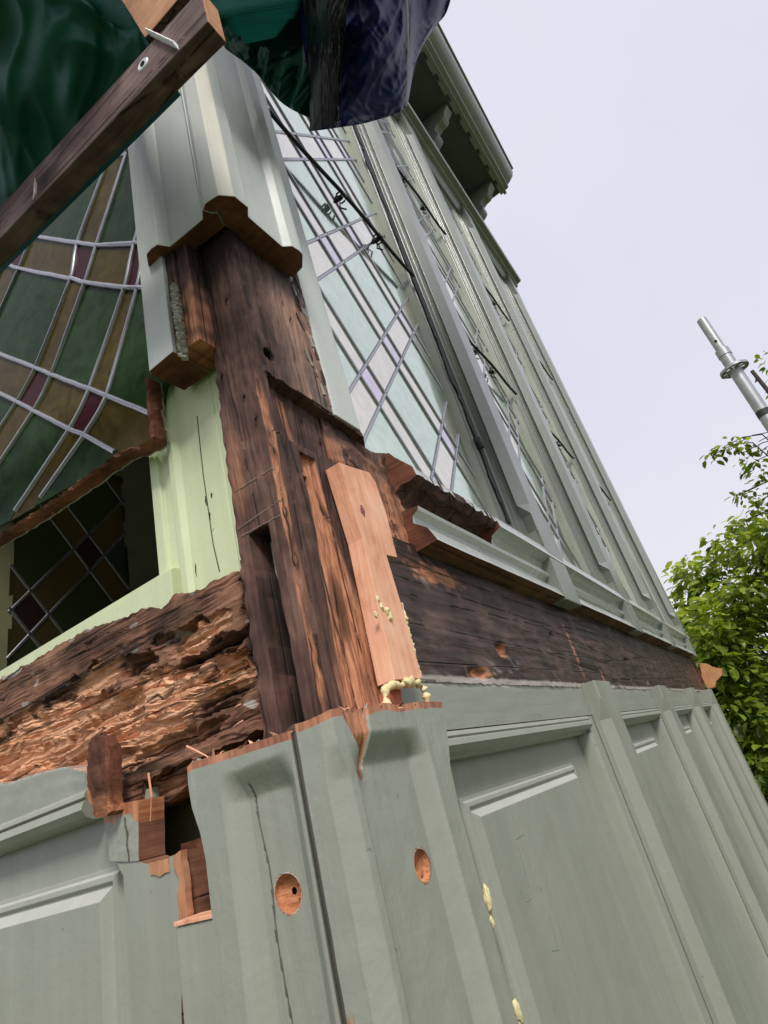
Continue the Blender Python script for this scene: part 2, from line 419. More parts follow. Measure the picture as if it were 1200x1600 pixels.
# bay 0
def window_frame(x0, x1, z0, z1, parent):
    """sash frame of a right-hand window as one ring, with its putty fillet a sub-part"""
    vs = []; fs = []
    o4 = [(x0-.075, z0-.05), (x1+.075, z0-.05), (x1+.075, z1+.06), (x0-.075, z1+.06)]
    i4 = [(x0-.012, z0-.012), (x1+.012, z0-.012), (x1+.012, z1+.012), (x0-.012, z1+.012)]
    for r, y in ((o4, .022), (i4, .022), (i4, .05), (o4, .05)):
        for x, z in r: vs.append((x, y, z))
    for a in range(4):
        for i in range(4):
            j = (i+1) % 4; fs.append((a*4+i, a*4+j, ((a+1) % 4)*4+j, ((a+1) % 4)*4+i))
    return vs, fs
def putty_ring(x0, x1, z0, z1):
    def ring(d, y, n=60):
        pts = []
        c = [(x0-d, z0-d), (x1+d, z0-d), (x1+d, z1+d), (x0-d, z1+d)]
        for i in range(4):
            a, b = c[i], c[(i+1) % 4]; m_ = n if i % 2 else 14
            for j in range(m_):
                t = j/m_; p = Vector((a[0]+(b[0]-a[0])*t, y, a[1]+(b[1]-a[1])*t))
                r = noise.noise_vector(p*45)*.0035; pts.append(p+Vector((r.x if i % 2 else 0, r.y*.4, 0 if i % 2 else r.z)))
        return pts
    A = ring(.014, .0205); Bq = ring(.012, .018); C = ring(-.004, .031); D = ring(-.004, .036); n = len(A)
    vs = A+Bq+C+D; fs = []
    for a in range(3):
        for i in range(n): j = (i+1) % n; fs.append((a*n+i, a*n+j, (a+1)*n+j, (a+1)*n+i))
    return vs, fs
def saddle_bar(x0, x1, z, parent, ties):
    pth = [(x0+(x1-x0)*t, .004+.002*math.sin(t*9), z+.004*math.sin(t*5)) for t in [i/10 for i in range(11)]]
    b_ = tube(pth, .0048, 8, 'saddle_bar', IRON, parent, smooth=60)
    for x in ties:
        t = (x-x0)/(x1-x0); c = Vector((x, .004, z))
        pp = []
        for i in range(15):
            a = i*2*math.pi/7; pp.append(c+Vector(((i-7)*.0013, math.cos(a)*.011+.006, math.sin(a)*.011)))
        pp += [c+Vector((.012, .022, -.012)), c+Vector((.016, .010, -.026))]
        tube(pp, .0022, 6, 'wire_tie', IRON, parent, smooth=60)
        blob('tie_knot', c+Vector((-.004, .014, -.004)), .0085, IRON, parent, seed=x, stretch=(1, 1.2, .9))
W0 = {}
def build_window(x0, x1, z0, z1, kA, kB, cA, cB, ties, seedn):
    vs, fs = window_frame(x0, x1, z0, z1, B)
    wnd = obj('window', vs, fs, PF, B, bevel=.0015)
    vs, fs = putty_ring(x0, x1, z0, z1); obj('putty', vs, fs, PUT, wnd, smooth=50)
    poly = [(x0-.006, z0-.006), (x1+.006, z0-.006), (x1+.006, z1+.006), (x0-.006, z1+.006)]
    glaze(wnd, poly, fixed_pairs(1.2, cA, .362, .10, kA), fixed_pairs(-1.2, cB, .362, .10, kB), 1, YG, -1, .0075, .0036, light_mat, seedn=seedn)
    for z, tt in ties: saddle_bar(x0-.03, x1+.03, z, wnd, tt)
    return wnd
w0 = build_window(.275, .80, .425, 3.16, range(-2, 9), range(-2, 10), .184, 1.155, [(1.285, (.50, .66)), (2.2, (.45, .70))], 3)
w1 = build_window(1.143, 1.58, .425, 3.16, range(-4, 8), range(0, 12), .184-.15, 1.155+.1, [(1.265, (1.25, 1.40)), (2.2, (1.25, 1.42))], 5)
def copy_tree(o, parent, dx):
    c = o.copy(); COL.objects.link(c); c.parent = parent
    if dx: c.location = c.location+Vector((dx, 0, 0))
    for ch in list(o.children): copy_tree(ch, c, 0)
    return c
w2 = copy_tree(w1, B, PIT); w3 = copy_tree(w1, B, 2*PIT)

# ---- mullions between the right-hand windows
def mull_section(z, full, xc):
    q = 0 if full else .024
    return [Vector((xc+a, y, z)) for a, y in ((-.0675+q, -.031), (.0675-q, -.031), (.0675, -.031+q), (.052, -.003+q*.1), (.052, .012), (.0875, .012), (.0875, .019), (.13, .019), (.13, .052),
            (-.13, .052), (-.13, .019), (-.0875, .019), (-.0875, .012), (-.052, .012), (-.052, -.003+q*.1), (-.0675, -.031+q))]
def mk_mull(xc):
    secs = [mull_section(z, z < .515 or z > 3.1, xc) for z in (.430, .505, .512)]
    secs += [mull_section(z, False, xc) for z in (.545, 1.2, 2.0, 3.05)] + [mull_section(3.08, True, xc), mull_section(3.3, True, xc)]
    return loft('mullion', secs, PF, B, bevel=.0012, loc=(xc, 0, .4))
M1 = mk_mull(.9725)
tng = box('sill_tongue', (.9725-.0645, -.0325, .296), (.9725+.0545, .0, .47), PF, M1, bevel=.0015)
for i in (1, 2, 3):
    c = M1.copy(); COL.objects.link(c); c.parent = B; c.location.x += PIT*i
    t_ = tng.copy(); COL.objects.link(t_); t_.parent = c
# dark perished sealant strip beside the first mullion
pth = [(.874+.003*noise.noise(Vector((0, z*14, 0))), .0185, z) for z in [.50+.014*i for i in range(180)]]
pv = []; 
secs = []
for p in pth:
    w_ = .009+.010*noise.noise(Vector((2, p[2]*9, 4)))+.004*noise.noise(Vector((2, p[2]*47, 4))); w_ = max(.0015, w_)
    w_ = w_*(1.0+.9*sst(.6, 1.1, p[2])); secs.append([Vector(p)+Vector(d) for d in ((-w_*1.5, -.004+.003*noise.noise(Vector((1, p[2]*40, 0))), 0), (w_*.8, -.004, 0), (w_*.8, .004, 0), (-w_, .004, 0))])
loft('perished_sealant', secs, BLACKPUT, B, smooth=60)
blob('sealant_lump', (.862, .012, .72), .013, BLACKPUT, B, 3, (1, .7, 1.4))

# ---- jamb strip right of the corner casing
jb = [(.178, -.003), (.236, -.003), (.266, .012), (.266, .05), (.178, .05)]
loft('window_jamb', [[Vector((x, y, z)) for x, y in jb] for z in (.470, .7, 1.3, 2.2, 3.3)], PU, B, bevel=.001)

# ---- sill mouldings, profile along the right wall
up = [(.050, .470), (.003, .467), (-.004, .455), (-.029, .424), (-.034, .401), (-.023, .396), (-.012, .392), (-.006, .380), (-.008, .368), (.036, .368)]
lo = [(.036, .3665), (.003, .3665), (-.017, .364), (-.015, .358), (-.004, .353), (-.002, .343), (-.021, .326), (-.030, .303), (.008, .300), (.008, .287), (.040, .287)]
xs_full = [.62+.12*i for i in range(int((XE+.03-.62)/.12)+1)]+[XE+.03]
def sillmat(n, c): return 2 if abs(n.x) > .8 else (1 if n.z < -.75 and c.z < .31-GZ and c.z > 0 else 0)
xs_lo = [.318+.05*i for i in range(62)]; xs_lo = [x for x in xs_lo if x < XE+.03]+[XE+.03]
s1 = extrude_x('sill_moulding', lo, xs_lo, [PW, WEX, WE], B, jit=.0012, smooth=30, label='lower sill moulding with bare sawn underside')
side_mats(s1, lambda n, c: 2 if abs(n.x) > .8 else (1 if n.z < -.6 and c.z < .312-GZ else 0))
s2 = extrude_x('sill_moulding', up, xs_full, [PW, WEX, WE], B, jit=.001, smooth=30, label='upper sill moulding with painted nosing')
side_mats(s2, lambda n, c: 2 if abs(n.x) > .8 else 0)
# broken stretch of the upper moulding: nosing snapped off, rot showing
brk = [(.050, .470), (.003, .467), (-.004, .455), (-.027, .426), (-.030, .412), (-.018, .404), (-.004, .408), (.010, .402), (.022, .394), (.036, .368)]
secs = []
for i in range(41):
    x = .318+(.62-.318)*i/40; t = i/40
    s_ = []
    for j, (y, z) in enumerate(brk):
        a = .005 if 4 <= j <= 8 else .0012
        r = noise.noise_vector(Vector((x*60, y*50, z*50)))*a
        s_.append(Vector((x+r.x*.5, y+r.y, z+r.z)))
    secs.append(s_)
s3 = loft('broken_sill_moulding', secs, [PW, WD, WE], B, smooth=30, label='broken end of the upper sill moulding with blackened rot')
side_mats(s3, lambda n, c: 2 if (abs(n.x) > .7 and c.x < .325) else (0 if n.z > .15 and c.z > .41-GZ else 1))
# raw ochre patches where the sill meets the tongues
for i in range(4):
    x = .9725+PIT*i-.075
    blob('raw_wood_patch', (x, -.012, .318), .012, WR, B, i, (1.6, .9, .8))
# blocking timber behind the splice, left of the sill ends
sheet('stud', lambda u, v: Vector((.165+.165*u, .012+.004*fbm(Vector((u*3, v*30, 1))), .47-.36*v+.01*math.sin(u*7)*(1-v))), 30, 60, (0, .05, 0), WD, B,
      attr=lambda p, u, v: (.75*sst(.45, .95, 1-abs(v-.32)*1.6+.3*noise.noise(p*40)), .0, 0))

# ---- exposed dark beam under the sill
def beam_f(u, v):
    x = .165+(XE-.165)*(u**1.5); z = .31-.195*v
    d = .0016*fbm(Vector((x*7, z*55, 3)), 5)+.001*noise.noise(Vector((x*40, z*120, 5)))
    for cx, cz, rx, rz, dp in ((.52, .17, .03, .014, .010), (.40, .13, .04, .008, .006), (.83, .22, .02, .008, .006), (1.5, .2, .04, .008, .005)):
        q = ((x-cx)/rx)**2+((z-cz)/rz)**2
        if q < 1: d += dp*(1-q)*(1+.5*noise.noise(Vector((x*200, z*200, 1))))
    if v > .93: z += .003*noise.noise(Vector((x*60, 0, 2)))
    return Vector((x, .006+d, z))
def beam_a(p, u, v):
    r = 0; b = .12+.5*sst(.1, .6, noise.noise(Vector((p.x*5, p.z*20, 9)))); w_ = 0
    for cx, cz, rx, rz in ((.52, .17, .035, .016), (.40, .13, .06, .010), (.95, .20, .012, .08), (1.12, .14, .012, .03), (.36, .27, .10, .02)):
        q = ((p.x-cx)/rx)**2+((p.z-cz)/rz)**2
        q += .9*noise.noise(Vector((p.x*70, p.z*200, cx*9))); r = max(r, .9*(1-q)) if q < 1 else r
    n = noise.noise(Vector((p.x*22+p.z*30, p.z*150+3*noise.noise(Vector((p.x*20, p.z*60, 5))), 20))); w_ = .5*sst(.30, .65, n)*sst(-.1, .5, noise.noise(Vector((p.x*5, p.z*12, 31))))
    if v > .965: w_ = .8; b = 0
    return (r, b*(1-r), w_)
sheet('sill_beam', beam_f, 420, 60, (0, .05, 0), WDX, B, attr=beam_a, label='long dark exposed sill beam')
# ---- lower right wall: rail, stiles, ribs, panels
ZB = GZ
RY = .009
xr = [.9725+PIT*i for i in range(4)]
def rail_f(u, v):
    x = .15+(XE-.15)*u; zt = .117+.0025*noise.noise(Vector((x*25, 0, 0)))+.0015*noise.noise(Vector((x*110, 3, 0))); z = zt+(.060-zt)*v
    return Vector((x, RY-.001+.0006*noise.noise(Vector((x*12, z*60, 0))), z))
sheet('top_rail', rail_f, 400, 8, (0, .03, 0), PAX, B, attr=lambda p, u, v: (.55*(1-sst(0, .10, v)), 0, .9*(1-sst(0, .14, v))))
ops = [(.150, .848)]+[(1.085+PIT*i, 1.645+PIT*i) for i in range(3)]
for i, (a, b) in enumerate(ops):
    nx = ops[i+1][0] if i < 3 else XE
    st = box('stile', (b, RY, ZB), (nx, RY+.035, .0595), PA, B, bevel=.0012)
    # sunk field with a raised and stepped centre panel
    fy = RY+.026
    pl = box('wall_panel', (a-.01, fy, ZB), (b+.01, fy+.012, .08), PA, B)
    r0, r1 = (.288, .738) if i == 0 else (a+.085, b-.105)
    zt = -.012
    def ring(d, y): return [Vector((r0+d, y, zt-d)), Vector((r1-d, y, zt-d)), Vector((r1-d, y, ZB+.15+d)), Vector((r0+d, y, ZB+.15+d))]
    rs = [ring(0, fy+.001), ring(0, fy-.0035), ring(.004, fy-.0045), ring(.006, fy-.007), ring(.011, fy-.0085), ring(.013, fy-.0055), ring(.016, fy-.0055), ring(.024, fy-.0125)]
    vs = [p for r in rs for p in r]; fs = []
    for k_ in range(len(rs)-1):
        for j in range(4): fs.append((k_*4+j, k_*4+(j+1) % 4, (k_+1)*4+(j+1) % 4, (k_+1)*4+j))
    fs.append(tuple((len(rs)-1)*4+j for j in range(4)))
    rp = obj('raised_field', vs, fs, [PA, PWH], pl, bevel=.0008)
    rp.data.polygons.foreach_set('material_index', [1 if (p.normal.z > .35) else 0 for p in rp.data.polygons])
    # heavy bolection moulding under the rail
    mp_ = [(RY+.03, .0585), (RY-.001, .0585), (RY-.005, .0565), (RY-.007, .0525), (RY-.005, .0505), (RY-.008, .048), (RY-.009, .042), (RY-.004, .036), (RY+.006, .032), (RY+.008, .029), (RY+.03, .027)]
    extrude_x('panel_moulding', mp_, [a-.002, b*.5+a*.5, b], PA, pl, smooth=25)
    # side bead
    bp = [(b+.0005, RY+.03), (b+.0005, RY-.001), (b-.006, RY-.004), (b-.011, RY+.004), (b-.012, RY+.030)]
    loft('side_bead', [[Vector((x, y, z)) for x, y in bp] for z in (.028, -.6, ZB)], PA, pl, smooth=30)
for seg in ([(806, 1312), (818, 1304)], [(808, 1318), (826, 1385)], [(846, 1392), (842, 1386)], [(812, 1392), (822, 1410), (830, 1404)], [(858, 1430), (872, 1486)], [(862, 1486), (874, 1485)]):
    tube([P(x, y, 1, RY+.026-.0124) for x, y in seg], .00045, 5, 'scratch', plain('paint_scratch', (.16, .17, .14), .8), B)
def mk_rib(xc):
    def sec(z, k_):
        o = .0675; q = .02*k_
        return [Vector((xc+a, y, z)) for a, y in ((-o, RY-.0005), (-o, -.022+q), (-o+q, -.022), (o-q, -.022), (o, -.022+q), (o, RY-.0005))]
    return loft('rib', [sec(.121, .1), sec(.085, .1), sec(.045, 1), sec(-.5, 1), sec(ZB, 1)], PAL, B, bevel=.0012, loc=(xc, 0, 0))
rb = mk_rib(xr[0]-.005)
for i in (1, 2, 3):
    c = rb.copy(); COL.objects.link(c); c.parent = B; c.location.x += PIT*i

# ================================================================= opened-up corner
def interp(tab, z):
    """tab: [(z, value)...] with z decreasing"""
    if z >= tab[0][0]: return tab[0][1]
    for (a, b), (c, d) in zip(tab, tab[1:]):
        if z >= c: return b+(d-b)*(a-z)/(a-c)
    return tab[-1][1]
# ---- lower casing, left board (faces -X)
lx = -.011
Lout = [P(x, y, 0, lx) for x, y in ((292, 1197), (294, 1225), (300, 1262), (312, 1300), (322, 1345), (331, 1430))]
Ltab = [(p.z, p.y) for p in Lout]
Ltop = resample([P(x, y, 0, lx) for x, y in ((292, 1199), (299, 1191), (340, 1179), (400, 1159), (440, 1146), (468, 1137))], 100)
H1 = P(450, 1396, 0, lx+.0125)
def vz(zt, v): return zt+(-.42-zt)*(v/.86) if v < .86 else -.42+(GZ+.42)*(v-.86)/.14
def lcas(u, v):
    tp = Ltop[min(100, int(u*100+.5))]; z = vz(tp.z, v)
    yl = interp(Ltab, z) if v > 0 else tp.y; y = yl+(.0012-yl)*u
    if v == 0: y = tp.y
    stop = 1-lin(.034, .057, z+.0015*noise.noise(Vector((0, y*40, 1))))
    m_ = lin(.006, .022, y)*(1-lin(.068, .086, y))*stop
    x = lx+.0125*m_+.0004*noise.noise(Vector((0, y*60, z*30)))
    dd = math.hypot(y-H1.y, z-H1.z); rr = .0130
    x += .0014*(1-sst(0, .0014, abs(y-(.0600-.012*(.05-z)+.003*noise.noise(Vector((z*22, 0, 0)))))))*(z < .045)
    if z < -.30: x = lx+.0125*m_
    return Vector((x, y, z))
def lcas_a(p, u, v):
    dd = math.hypot(p.y-H1.y, p.z-H1.z); r = 0; g = 0
    if dd < .0141: r = 1.2
    if v < .012: r = 1.0
    if u > .985: g = .9
    if abs(p.y-(.0600-.012*(.05-p.z)+.003*noise.noise(Vector((p.z*22, 0, 0))))) < .0011 and p.z < .045: g = .85
    return (r, g, 0)
cb1 = sheet('casing_board', lcas, 130, 330, (.020, 0, 0), PAL, B, attr=lcas_a, smooth=40, label='left casing board of the lower corner with a bored hole')
# ---- lower casing, right board (wraps the arris, faces -Y)
Rtab = [(.078, .176), (.045, .168), (.02, .157), (-.02, .151), (-.2, .148)]
low = [(-.011, -.0008), (-.011, -.024), (.002, -.0365), (.010, -.0370), (.022, -.0245), (.106, -.0245), (.124, -.038), (1, -.038)]
topp = [(-.011, -.0008), (-.011, -.027), (-.006, -.0365), (.004, -.038), (.040, -.038), (.090, -.038), (.120, -.038), (1, -.038)]
us = [0, .13, .22, .27, .36, .72, .82, 1.0]
Rtop = [P(x, y, 1, -.038) for x, y in ((500, 1121), (545, 1111), (610, 1107), (650, 1106), (690, 1111))]
H2 = P(660, 1352, 1, -.0245)
def pathpt(pts, u, R):
    for i in range(7):
        if u <= us[i+1]+1e-9:
            t = (u-us[i])/(us[i+1]-us[i]); a = pts[i]; b = pts[i+1]
            if i == 6: b = (R, b[1])
            return a[0]+(b[0]-a[0])*t, a[1]+(b[1]-a[1])*t
def wedge(x, z):
    """splinter torn off the top of the right board"""
    t = (.078-z)/.055
    if t < 0 or t > 1: return 0
    c = .022+.010*t+.004*noise.noise(Vector((0, 0, z*60))); h = .019*(1-t)+.0015
    return 1-sst(h*.75, h, abs(x-c))
def rcas(u, v):
    zt = .0745+.004*sst(.15, .5, u)+.0015*sst(.8, 1, u)-.001*math.sin(u*20); z = vz(zt, v); R = interp(Rtab, z)
    a = pathpt(topp, u, R); b = pathpt(low, u, R)
    k_ = 1-lin(.026, .050, z) if u < .31 else 1-lin(.034, .057, z)
    x = a[0]+(b[0]-a[0])*k_; y = a[1]+(b[1]-a[1])*k_
    nn = .0004*noise.noise(Vector((x*60, z*45, 4)))
    if u < .13: x += nn
    else: y += nn
    dd = math.hypot(x-H2.x, z-H2.z); rr = .0125
    w_ = wedge(x, z)
    if u > .13: y += .0055*w_+.002*w_*noise.noise(Vector((x*300, z*60, 4)))
    return Vector((x, y, z))
def rcas_a(p, u, v):
    r = 1.5*wedge(p.x, p.z)*(u > .13); g = 0
    dd = math.hypot(p.x-H2.x, p.z-H2.z)
    if dd < .0134: r = 1.2
    if v < .012: r = 1.0
    if u < .012: g = .95
    elif u < .05: r = max(r, .30+.45*noise.noise(Vector((0, 0, p.z*30))))
    if u > .985: r = max(r, .35)
    if p.z > .066 and noise.noise(Vector((p.x*90, 0, 3))) > .1 and u > .2: r = max(r, .9-.9*sst(.066, .078, .144-p.z))
    return (r, g, 0)
cb2 = sheet('casing_board', rcas, 210, 330, (.014, .022, 0), PAL, B, attr=rcas_a, smooth=40, label='right casing board of the lower corner with a torn top edge and a bored hole')
BORE = wood('bored_wood', (.20, .07, .04), (.42, .17, .09), (.62, .28, .16), axis='y', crack=0, bstr=.6)
def bore(o, c, d, r):
    """counterbored hole, cut as real geometry; d = direction into the board"""
    u = d.orthogonal().normalized(); v = d.cross(u); secs = []
    prof = [(-.01, r), (.0012, r), (.0024, r*.95), (.003, r*.97), (.0044, r*.86), (.0054, r*.80), (.0060, r*.60), (.0062, r*.42), (.0070, r*.34), (.0072, r*.20), (.0086, r*.16)]
    for t, rr in prof: secs.append([c+d*t+(u*math.cos(2*math.pi*j/40)+v*math.sin(2*math.pi*j/40))*rr*(1+.015*math.sin(j*3+t*900)) for j in range(40)])
    k_ = loft('cutter', secs, BORE, B, smooth=40)
    md = o.modifiers.new('bore', 'BOOLEAN'); md.object = k_; md.operation = 'DIFFERENCE'; md.solver = 'EXACT'; md.material_mode = 'TRANSFER'
    bpy.context.view_layer.update(); dg = bpy.context.evaluated_depsgraph_get()
    me = bpy.data.meshes.new_from_object(o.evaluated_get(dg), depsgraph=dg); o.modifiers.remove(md); o.data = me
    me.set_sharp_from_angle(angle=R_(40)); bpy.data.objects.remove(k_)
bore(cb1, Vector((lx+.0125, H1.y, H1.z)), Vector((1, 0, 0)), .0132)
bore(cb2, H2.copy(), Vector((0, 1, 0)), .0120)
blob('sealant_dab', (H2.x-.0085, H2.y+.005, H2.z+.000), .0035, plain('blue_white_sealant', (.30, .38, .5), .3), B, 4, (.6, .6, 1.6))

for i in range(46):
    if i < 20: p0 = Ltop[int(100*random.random())]+Vector((.004*random.random(), 0, 0))
    else: p0 = Vector((random.uniform(.0, .175), -.038+.008*random.random(), .0755+.001*math.sin(i)))
    d_ = Vector((random.uniform(-.6, .6), random.uniform(-.6, .6), random.uniform(-.1, .55))).normalized()*random.uniform(.002, .007); wv = Vector((.0009, -.0009, 0))*random.uniform(.4, 1.6)
    loft('splinter', [[p0-wv, p0+wv, p0+wv*.5+Vector((0, 0, .0012))], [p0+d_-wv*.2, p0+d_+wv*.2, p0+d_+Vector((0, 0, .0003))]], [WN, WE, PAL][i % 3], B)
# ---- old corner post
def post_right(z): return .186 if z > .474 else (.246 if z > .384 else .158)
def post_left(z): return .058+.014*sst(.5, .1, z) if False else interp([(.8, .056), (.55, .060), (.3, .068), (.08, .073)], z)
HP = P(420, 553, 1, 0)
def pregion(x, z): pass
def post(u, v):
    z = .80-.735*v; wl = post_left(z); cut = .24
    if u < cut:
        t = u/cut; y = wl*(1-t); x = .035
        d = .0022*fbm(Vector((4, y*70, z*9)), 4)+.001*noise.noise(Vector((0, y*200, z*60)))
        if t < .05: d += .004*noise.noise(Vector((7, 0, z*60)))
        slot = sst(.0245, .0262, y)*(1-sst(.0505, .052, y))*(1-sst(.276, .280, z-.004*(y-.04)*20))
        d += .030*slot+(.012*slot*noise.noise(Vector((1, y*60, z*12))))
        e = max(0, 1-y/.007); d += .004*e*(.5+noise.noise(Vector((0, 2, z*55))))
        return Vector((x+d, y, z))
    t = (u-cut)/(1-cut); xr_ = post_right(z); x = .035+(xr_-.035)*t; y = 0
    d = .0022*fbm(Vector((x*70, 5, z*9)), 4)+.001*noise.noise(Vector((x*200, 2, z*60)))
    led = .474-.06*(x-.06)+.0015*noise.noise(Vector((x*60, 0, 9)))
    rec = sst(.052, .058, x)*(z < led+.0)*(1 if z > .384 else 0)
    d += .015*rec
    if z <= .384:
        gc = .096+.010*sst(.34, .10, z); gw = .015+.024*sst(.33, .12, z)
        g = 1-sst(gw*.7, gw, abs(x-gc)) if z < .372 else 0
        d += .007*g+.0025*g*fbm(Vector((x*160, 0, z*14)))
        if abs(x-.086) < .0075 and .333 < z < .345: d += .02
        if x > .125 and z > .30: d += -.001
        d += .006*(1-sst(.003, .006, abs(x-.1545)))*(z < .30)
    dd = math.hypot((x-HP.x)/1.0, (z-HP.z)/1.1)
    if dd < .0085: d += .02*(1-sst(.006, .0085, dd))
    e = max(0, 1-(x-.035)/.008); d += .005*e*(.5+noise.noise(Vector((0, 2, z*55))))
    if z > .474 and x > .16: d += .003*noise.noise(Vector((x*90, 0, z*40)))
    return Vector((x, y+d, z))
def post_a(p, u, v):
    r = 0; g = 0; w_ = 0; z = p.z
    left = u < .24
    n = noise.noise(Vector((p.x*25, p.y*25, z*9+3))); n2 = noise.noise(Vector((p.x*60, p.y*60, z*20)))
    if left:
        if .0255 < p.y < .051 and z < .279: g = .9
        r = max(0, .25+n*.8)*sst(.02, .06, p.y)*(z > .3)
        if p.y < .006: r = max(r, sst(.52, .40, z)*(.6+n2))
        g = max(g, .35*max(0, n*1.5)*(z > .4))
        if z > .55: g = max(g, .8*sst(.60, .70, z))
    else:
        if z > .474:
            r = .38*sst(.06, .13, p.x)*(.8+n)+.12*max(0, n2); w_ = .16*sst(.07, .13, p.x)
            g = .65*sst(.07, .03, p.x)*(.4+n*2)+.9*sst(.66, .72, z)
            if p.x > .172: r = .3
        elif z > .384: r = .15*(n2 > .2)+.8*(1-sst(.003, .008, abs(p.x-.085-.02*n)))*(.40 < z < .46); g = .25
        else:
            gc = .096+.010*sst(.34, .10, z); gw = .015+.024*sst(.33, .12, z)
            if z < .372: r = 1.25*(1-sst(gw*.75, gw*1.1, abs(p.x-gc)))*(.75+.6*n2)
            r = max(r, .55*(1-sst(.004, .012, abs(p.x-.068)))*sst(.16, .10, z)) 
            g = .2 if r < .3 else 0
            g = max(g, .75*(1-sst(.003, .009, abs(p.x-.104-.004*n)))*sst(.14, .17, z)*sst(.25, .21, z))
        if p.x < .043: r = max(r, (sst(.56, .45, z)*.9)*(.7+n2))
        if math.hypot(p.x-HP.x, z-HP.z) < .009: g = 1; r = 0
    return (max(0, min(1, r)), max(0, min(1, g)), w_)
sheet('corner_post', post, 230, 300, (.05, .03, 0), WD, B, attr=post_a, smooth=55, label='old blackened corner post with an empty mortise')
for a, b in (((366, 768), (432, 727)), ((372, 826), (440, 779)), ((376, 838), (446, 800))):
    tube([P(a[0]+(b[0]-a[0])*t, a[1]+(b[1]-a[1])*t, 0, .0345) for t in (0, .35, .7, 1)], .00035, 5, 'pencil_line', plain('pale_line', (.4, .33, .29), .9), B)
for x, y, L_ in ((398, 655, 20), (352, 470, 16), (345, 590, 22), (452, 500, 18), (470, 655, 14), (500, 690, 16), (380, 620, 12)):
    ax_ = 0 if x < 405 else 1; v_ = .0335 if ax_ == 0 else (-.0005 if y < 600 else .0135)
    tube([P(x+.12*L_*t+1.5*math.sin(t*7), y+L_*(t-.5), ax_, v_) for t in (0, .3, .6, 1)], [.0003, .0012, .0010, .0002], 5, 'shake_crack', plain('crack_black', (.012, .009, .008), .9), B)
# packing strip and ragged paint edge left of the post
pk = sheet('packing_strip', lambda u, v: Vector((.006+.004*(u > .45)+.0012*fbm(Vector((u*6, v*9, 1))), .0915-.0365*u, .73-.189*v)), 24, 70, (.05, 0, 0), [WD, WE], B, attr=lambda p, u, v: (.6*sst(.2, .7, v)*(.8+noise.noise(p*50))*(1 if u > .1 else 0), .9*sst(.45, 0, v)+.8*(abs(u-.45) < .03), 0))
side_mats(pk, lambda n, c: 1 if n.z < -.8 else 0)
def ragged(name, a, b, w_, th, mats, parent, n=60, amp=.004, fr=60, **k):
    """ragged splintered bar from a to b"""
    secs = []
    d = (b-a).normalized(); s = Vector((0, 0, 1)) if abs(d.z) < .8 else Vector((0, 1, 0)); s = (s-d*s.dot(d)).normalized(); t = d.cross(s)
    for i in range(n+1):
        p = a.lerp(b, i/n); q = []
        for j in range(8):
            an = j*math.pi/4; r = noise.noise(Vector((i*.37*fr/60, j*3.1, a.y*50)))*amp
            q.append(p+s*(math.cos(an)*(w_/2+r))+t*(math.sin(an)*(th/2+r)))
        secs.append(q)
    return loft(name, secs, mats, parent, **k)
ragged('flaked_paint_edge', P(272, 448, 0, .003), P(288, 560, 0, .003), .006, .012, FLK, B, 90, .006, 160)
# peeling edge of paint between post and window jamb
def peel(u, v):
    x = .158+.040*u+.02*sst(.9, 1, v)*u; z = .80-.315*v; n = noise.noise(Vector((x*120, 3, z*34)))
    return Vector((x+.003*noise.noise(Vector((0, 3, z*70)))*(u == 0), -.0025+.0035*(1-u)+.0025*n*(1-abs(2*u-1)), z))
sheet('peeling_paint', peel, 44, 200, (0, .01, 0), PEEL, B, attr=lambda p, u, v: (1.15*(1-u)+.75*noise.noise(Vector((p.x*60+p.z*22, 1, p.z*75)))-.05, .3*(noise.noise(Vector((p.x*150, 5, p.z*60))) > .4), .5*sst(.5, 1, u)))
for i in range(12):
    z = .50+.022*i; x = .168+.012*math.sin(i*2.3)
    q = Vector((x, -.0015, z)); L_ = .016+.012*random.random(); a_ = R_(112+random.uniform(-10, 14)); dv = Vector((math.cos(a_), -.12, math.sin(a_)))*L_
    wv = Vector((.002+.002*random.random(), 0, .001))
    loft('paint_flake', [[q-wv, q+wv, q+wv+Vector((0, .002, 0)), q-wv+Vector((0, .002, 0))], [q+dv-wv*.2, q+dv+wv*.2, q+dv+wv*.2+Vector((0, .002, 0)), q+dv-wv*.2+Vector((0, .002, 0))]], [FLK, WD][i % 2], B)
# ---- upper casing, cut off square
ZC = .712
def ring_pts(l): return [P(180+x/4, 60+y/4, 2, ZC) for x, y in l]
def up_casing(name, l, label, seed):
    base = ring_pts(l); cen = sum(base, Vector())/len(base); secs = []
    for i, z in enumerate([ZC, ZC+.004, .8, .95, 1.15, 1.5, 2.2, 3.3]):
        secs.append([Vector((p.x+.0008*noise.noise(Vector((p.x*90, z*3, seed))), p.y+.0008*noise.noise(Vector((p.y*90, z*3, seed+4))), z+(.0015*noise.noise(p*120) if i == 0 else 0))) for p in base])
    o = loft(name, secs, [PU, WE, PY_], B, bevel=.0012, label=label); side_mats(o, lambda n, c: 1 if n.z < -.8 else (2 if (seed == 2 and n.x < -.45 and n.y < -.45 and c.x < .03) else 0)); return o
up_casing('casing_board', [(195, 1350), (225, 1312), (262, 1288), (340, 1302), (546, 1132), (545, 1075), (600, 1095), (640, 1085), (688, 1180), (305, 1480), (255, 1465), (205, 1425)], 'left casing board above, sawn off square', 1)
up_casing('casing_board', [(552, 1070), (562, 1035), (645, 980), (745, 990), (830, 1060), (832, 1115), (1045, 1300), (1105, 1297), (1150, 1325), (1172, 1352), (1172, 1430), (1110, 1495), (975, 1430), (694, 1180), (650, 1080), (605, 1088)], 'right casing board above, sawn off square', 2)
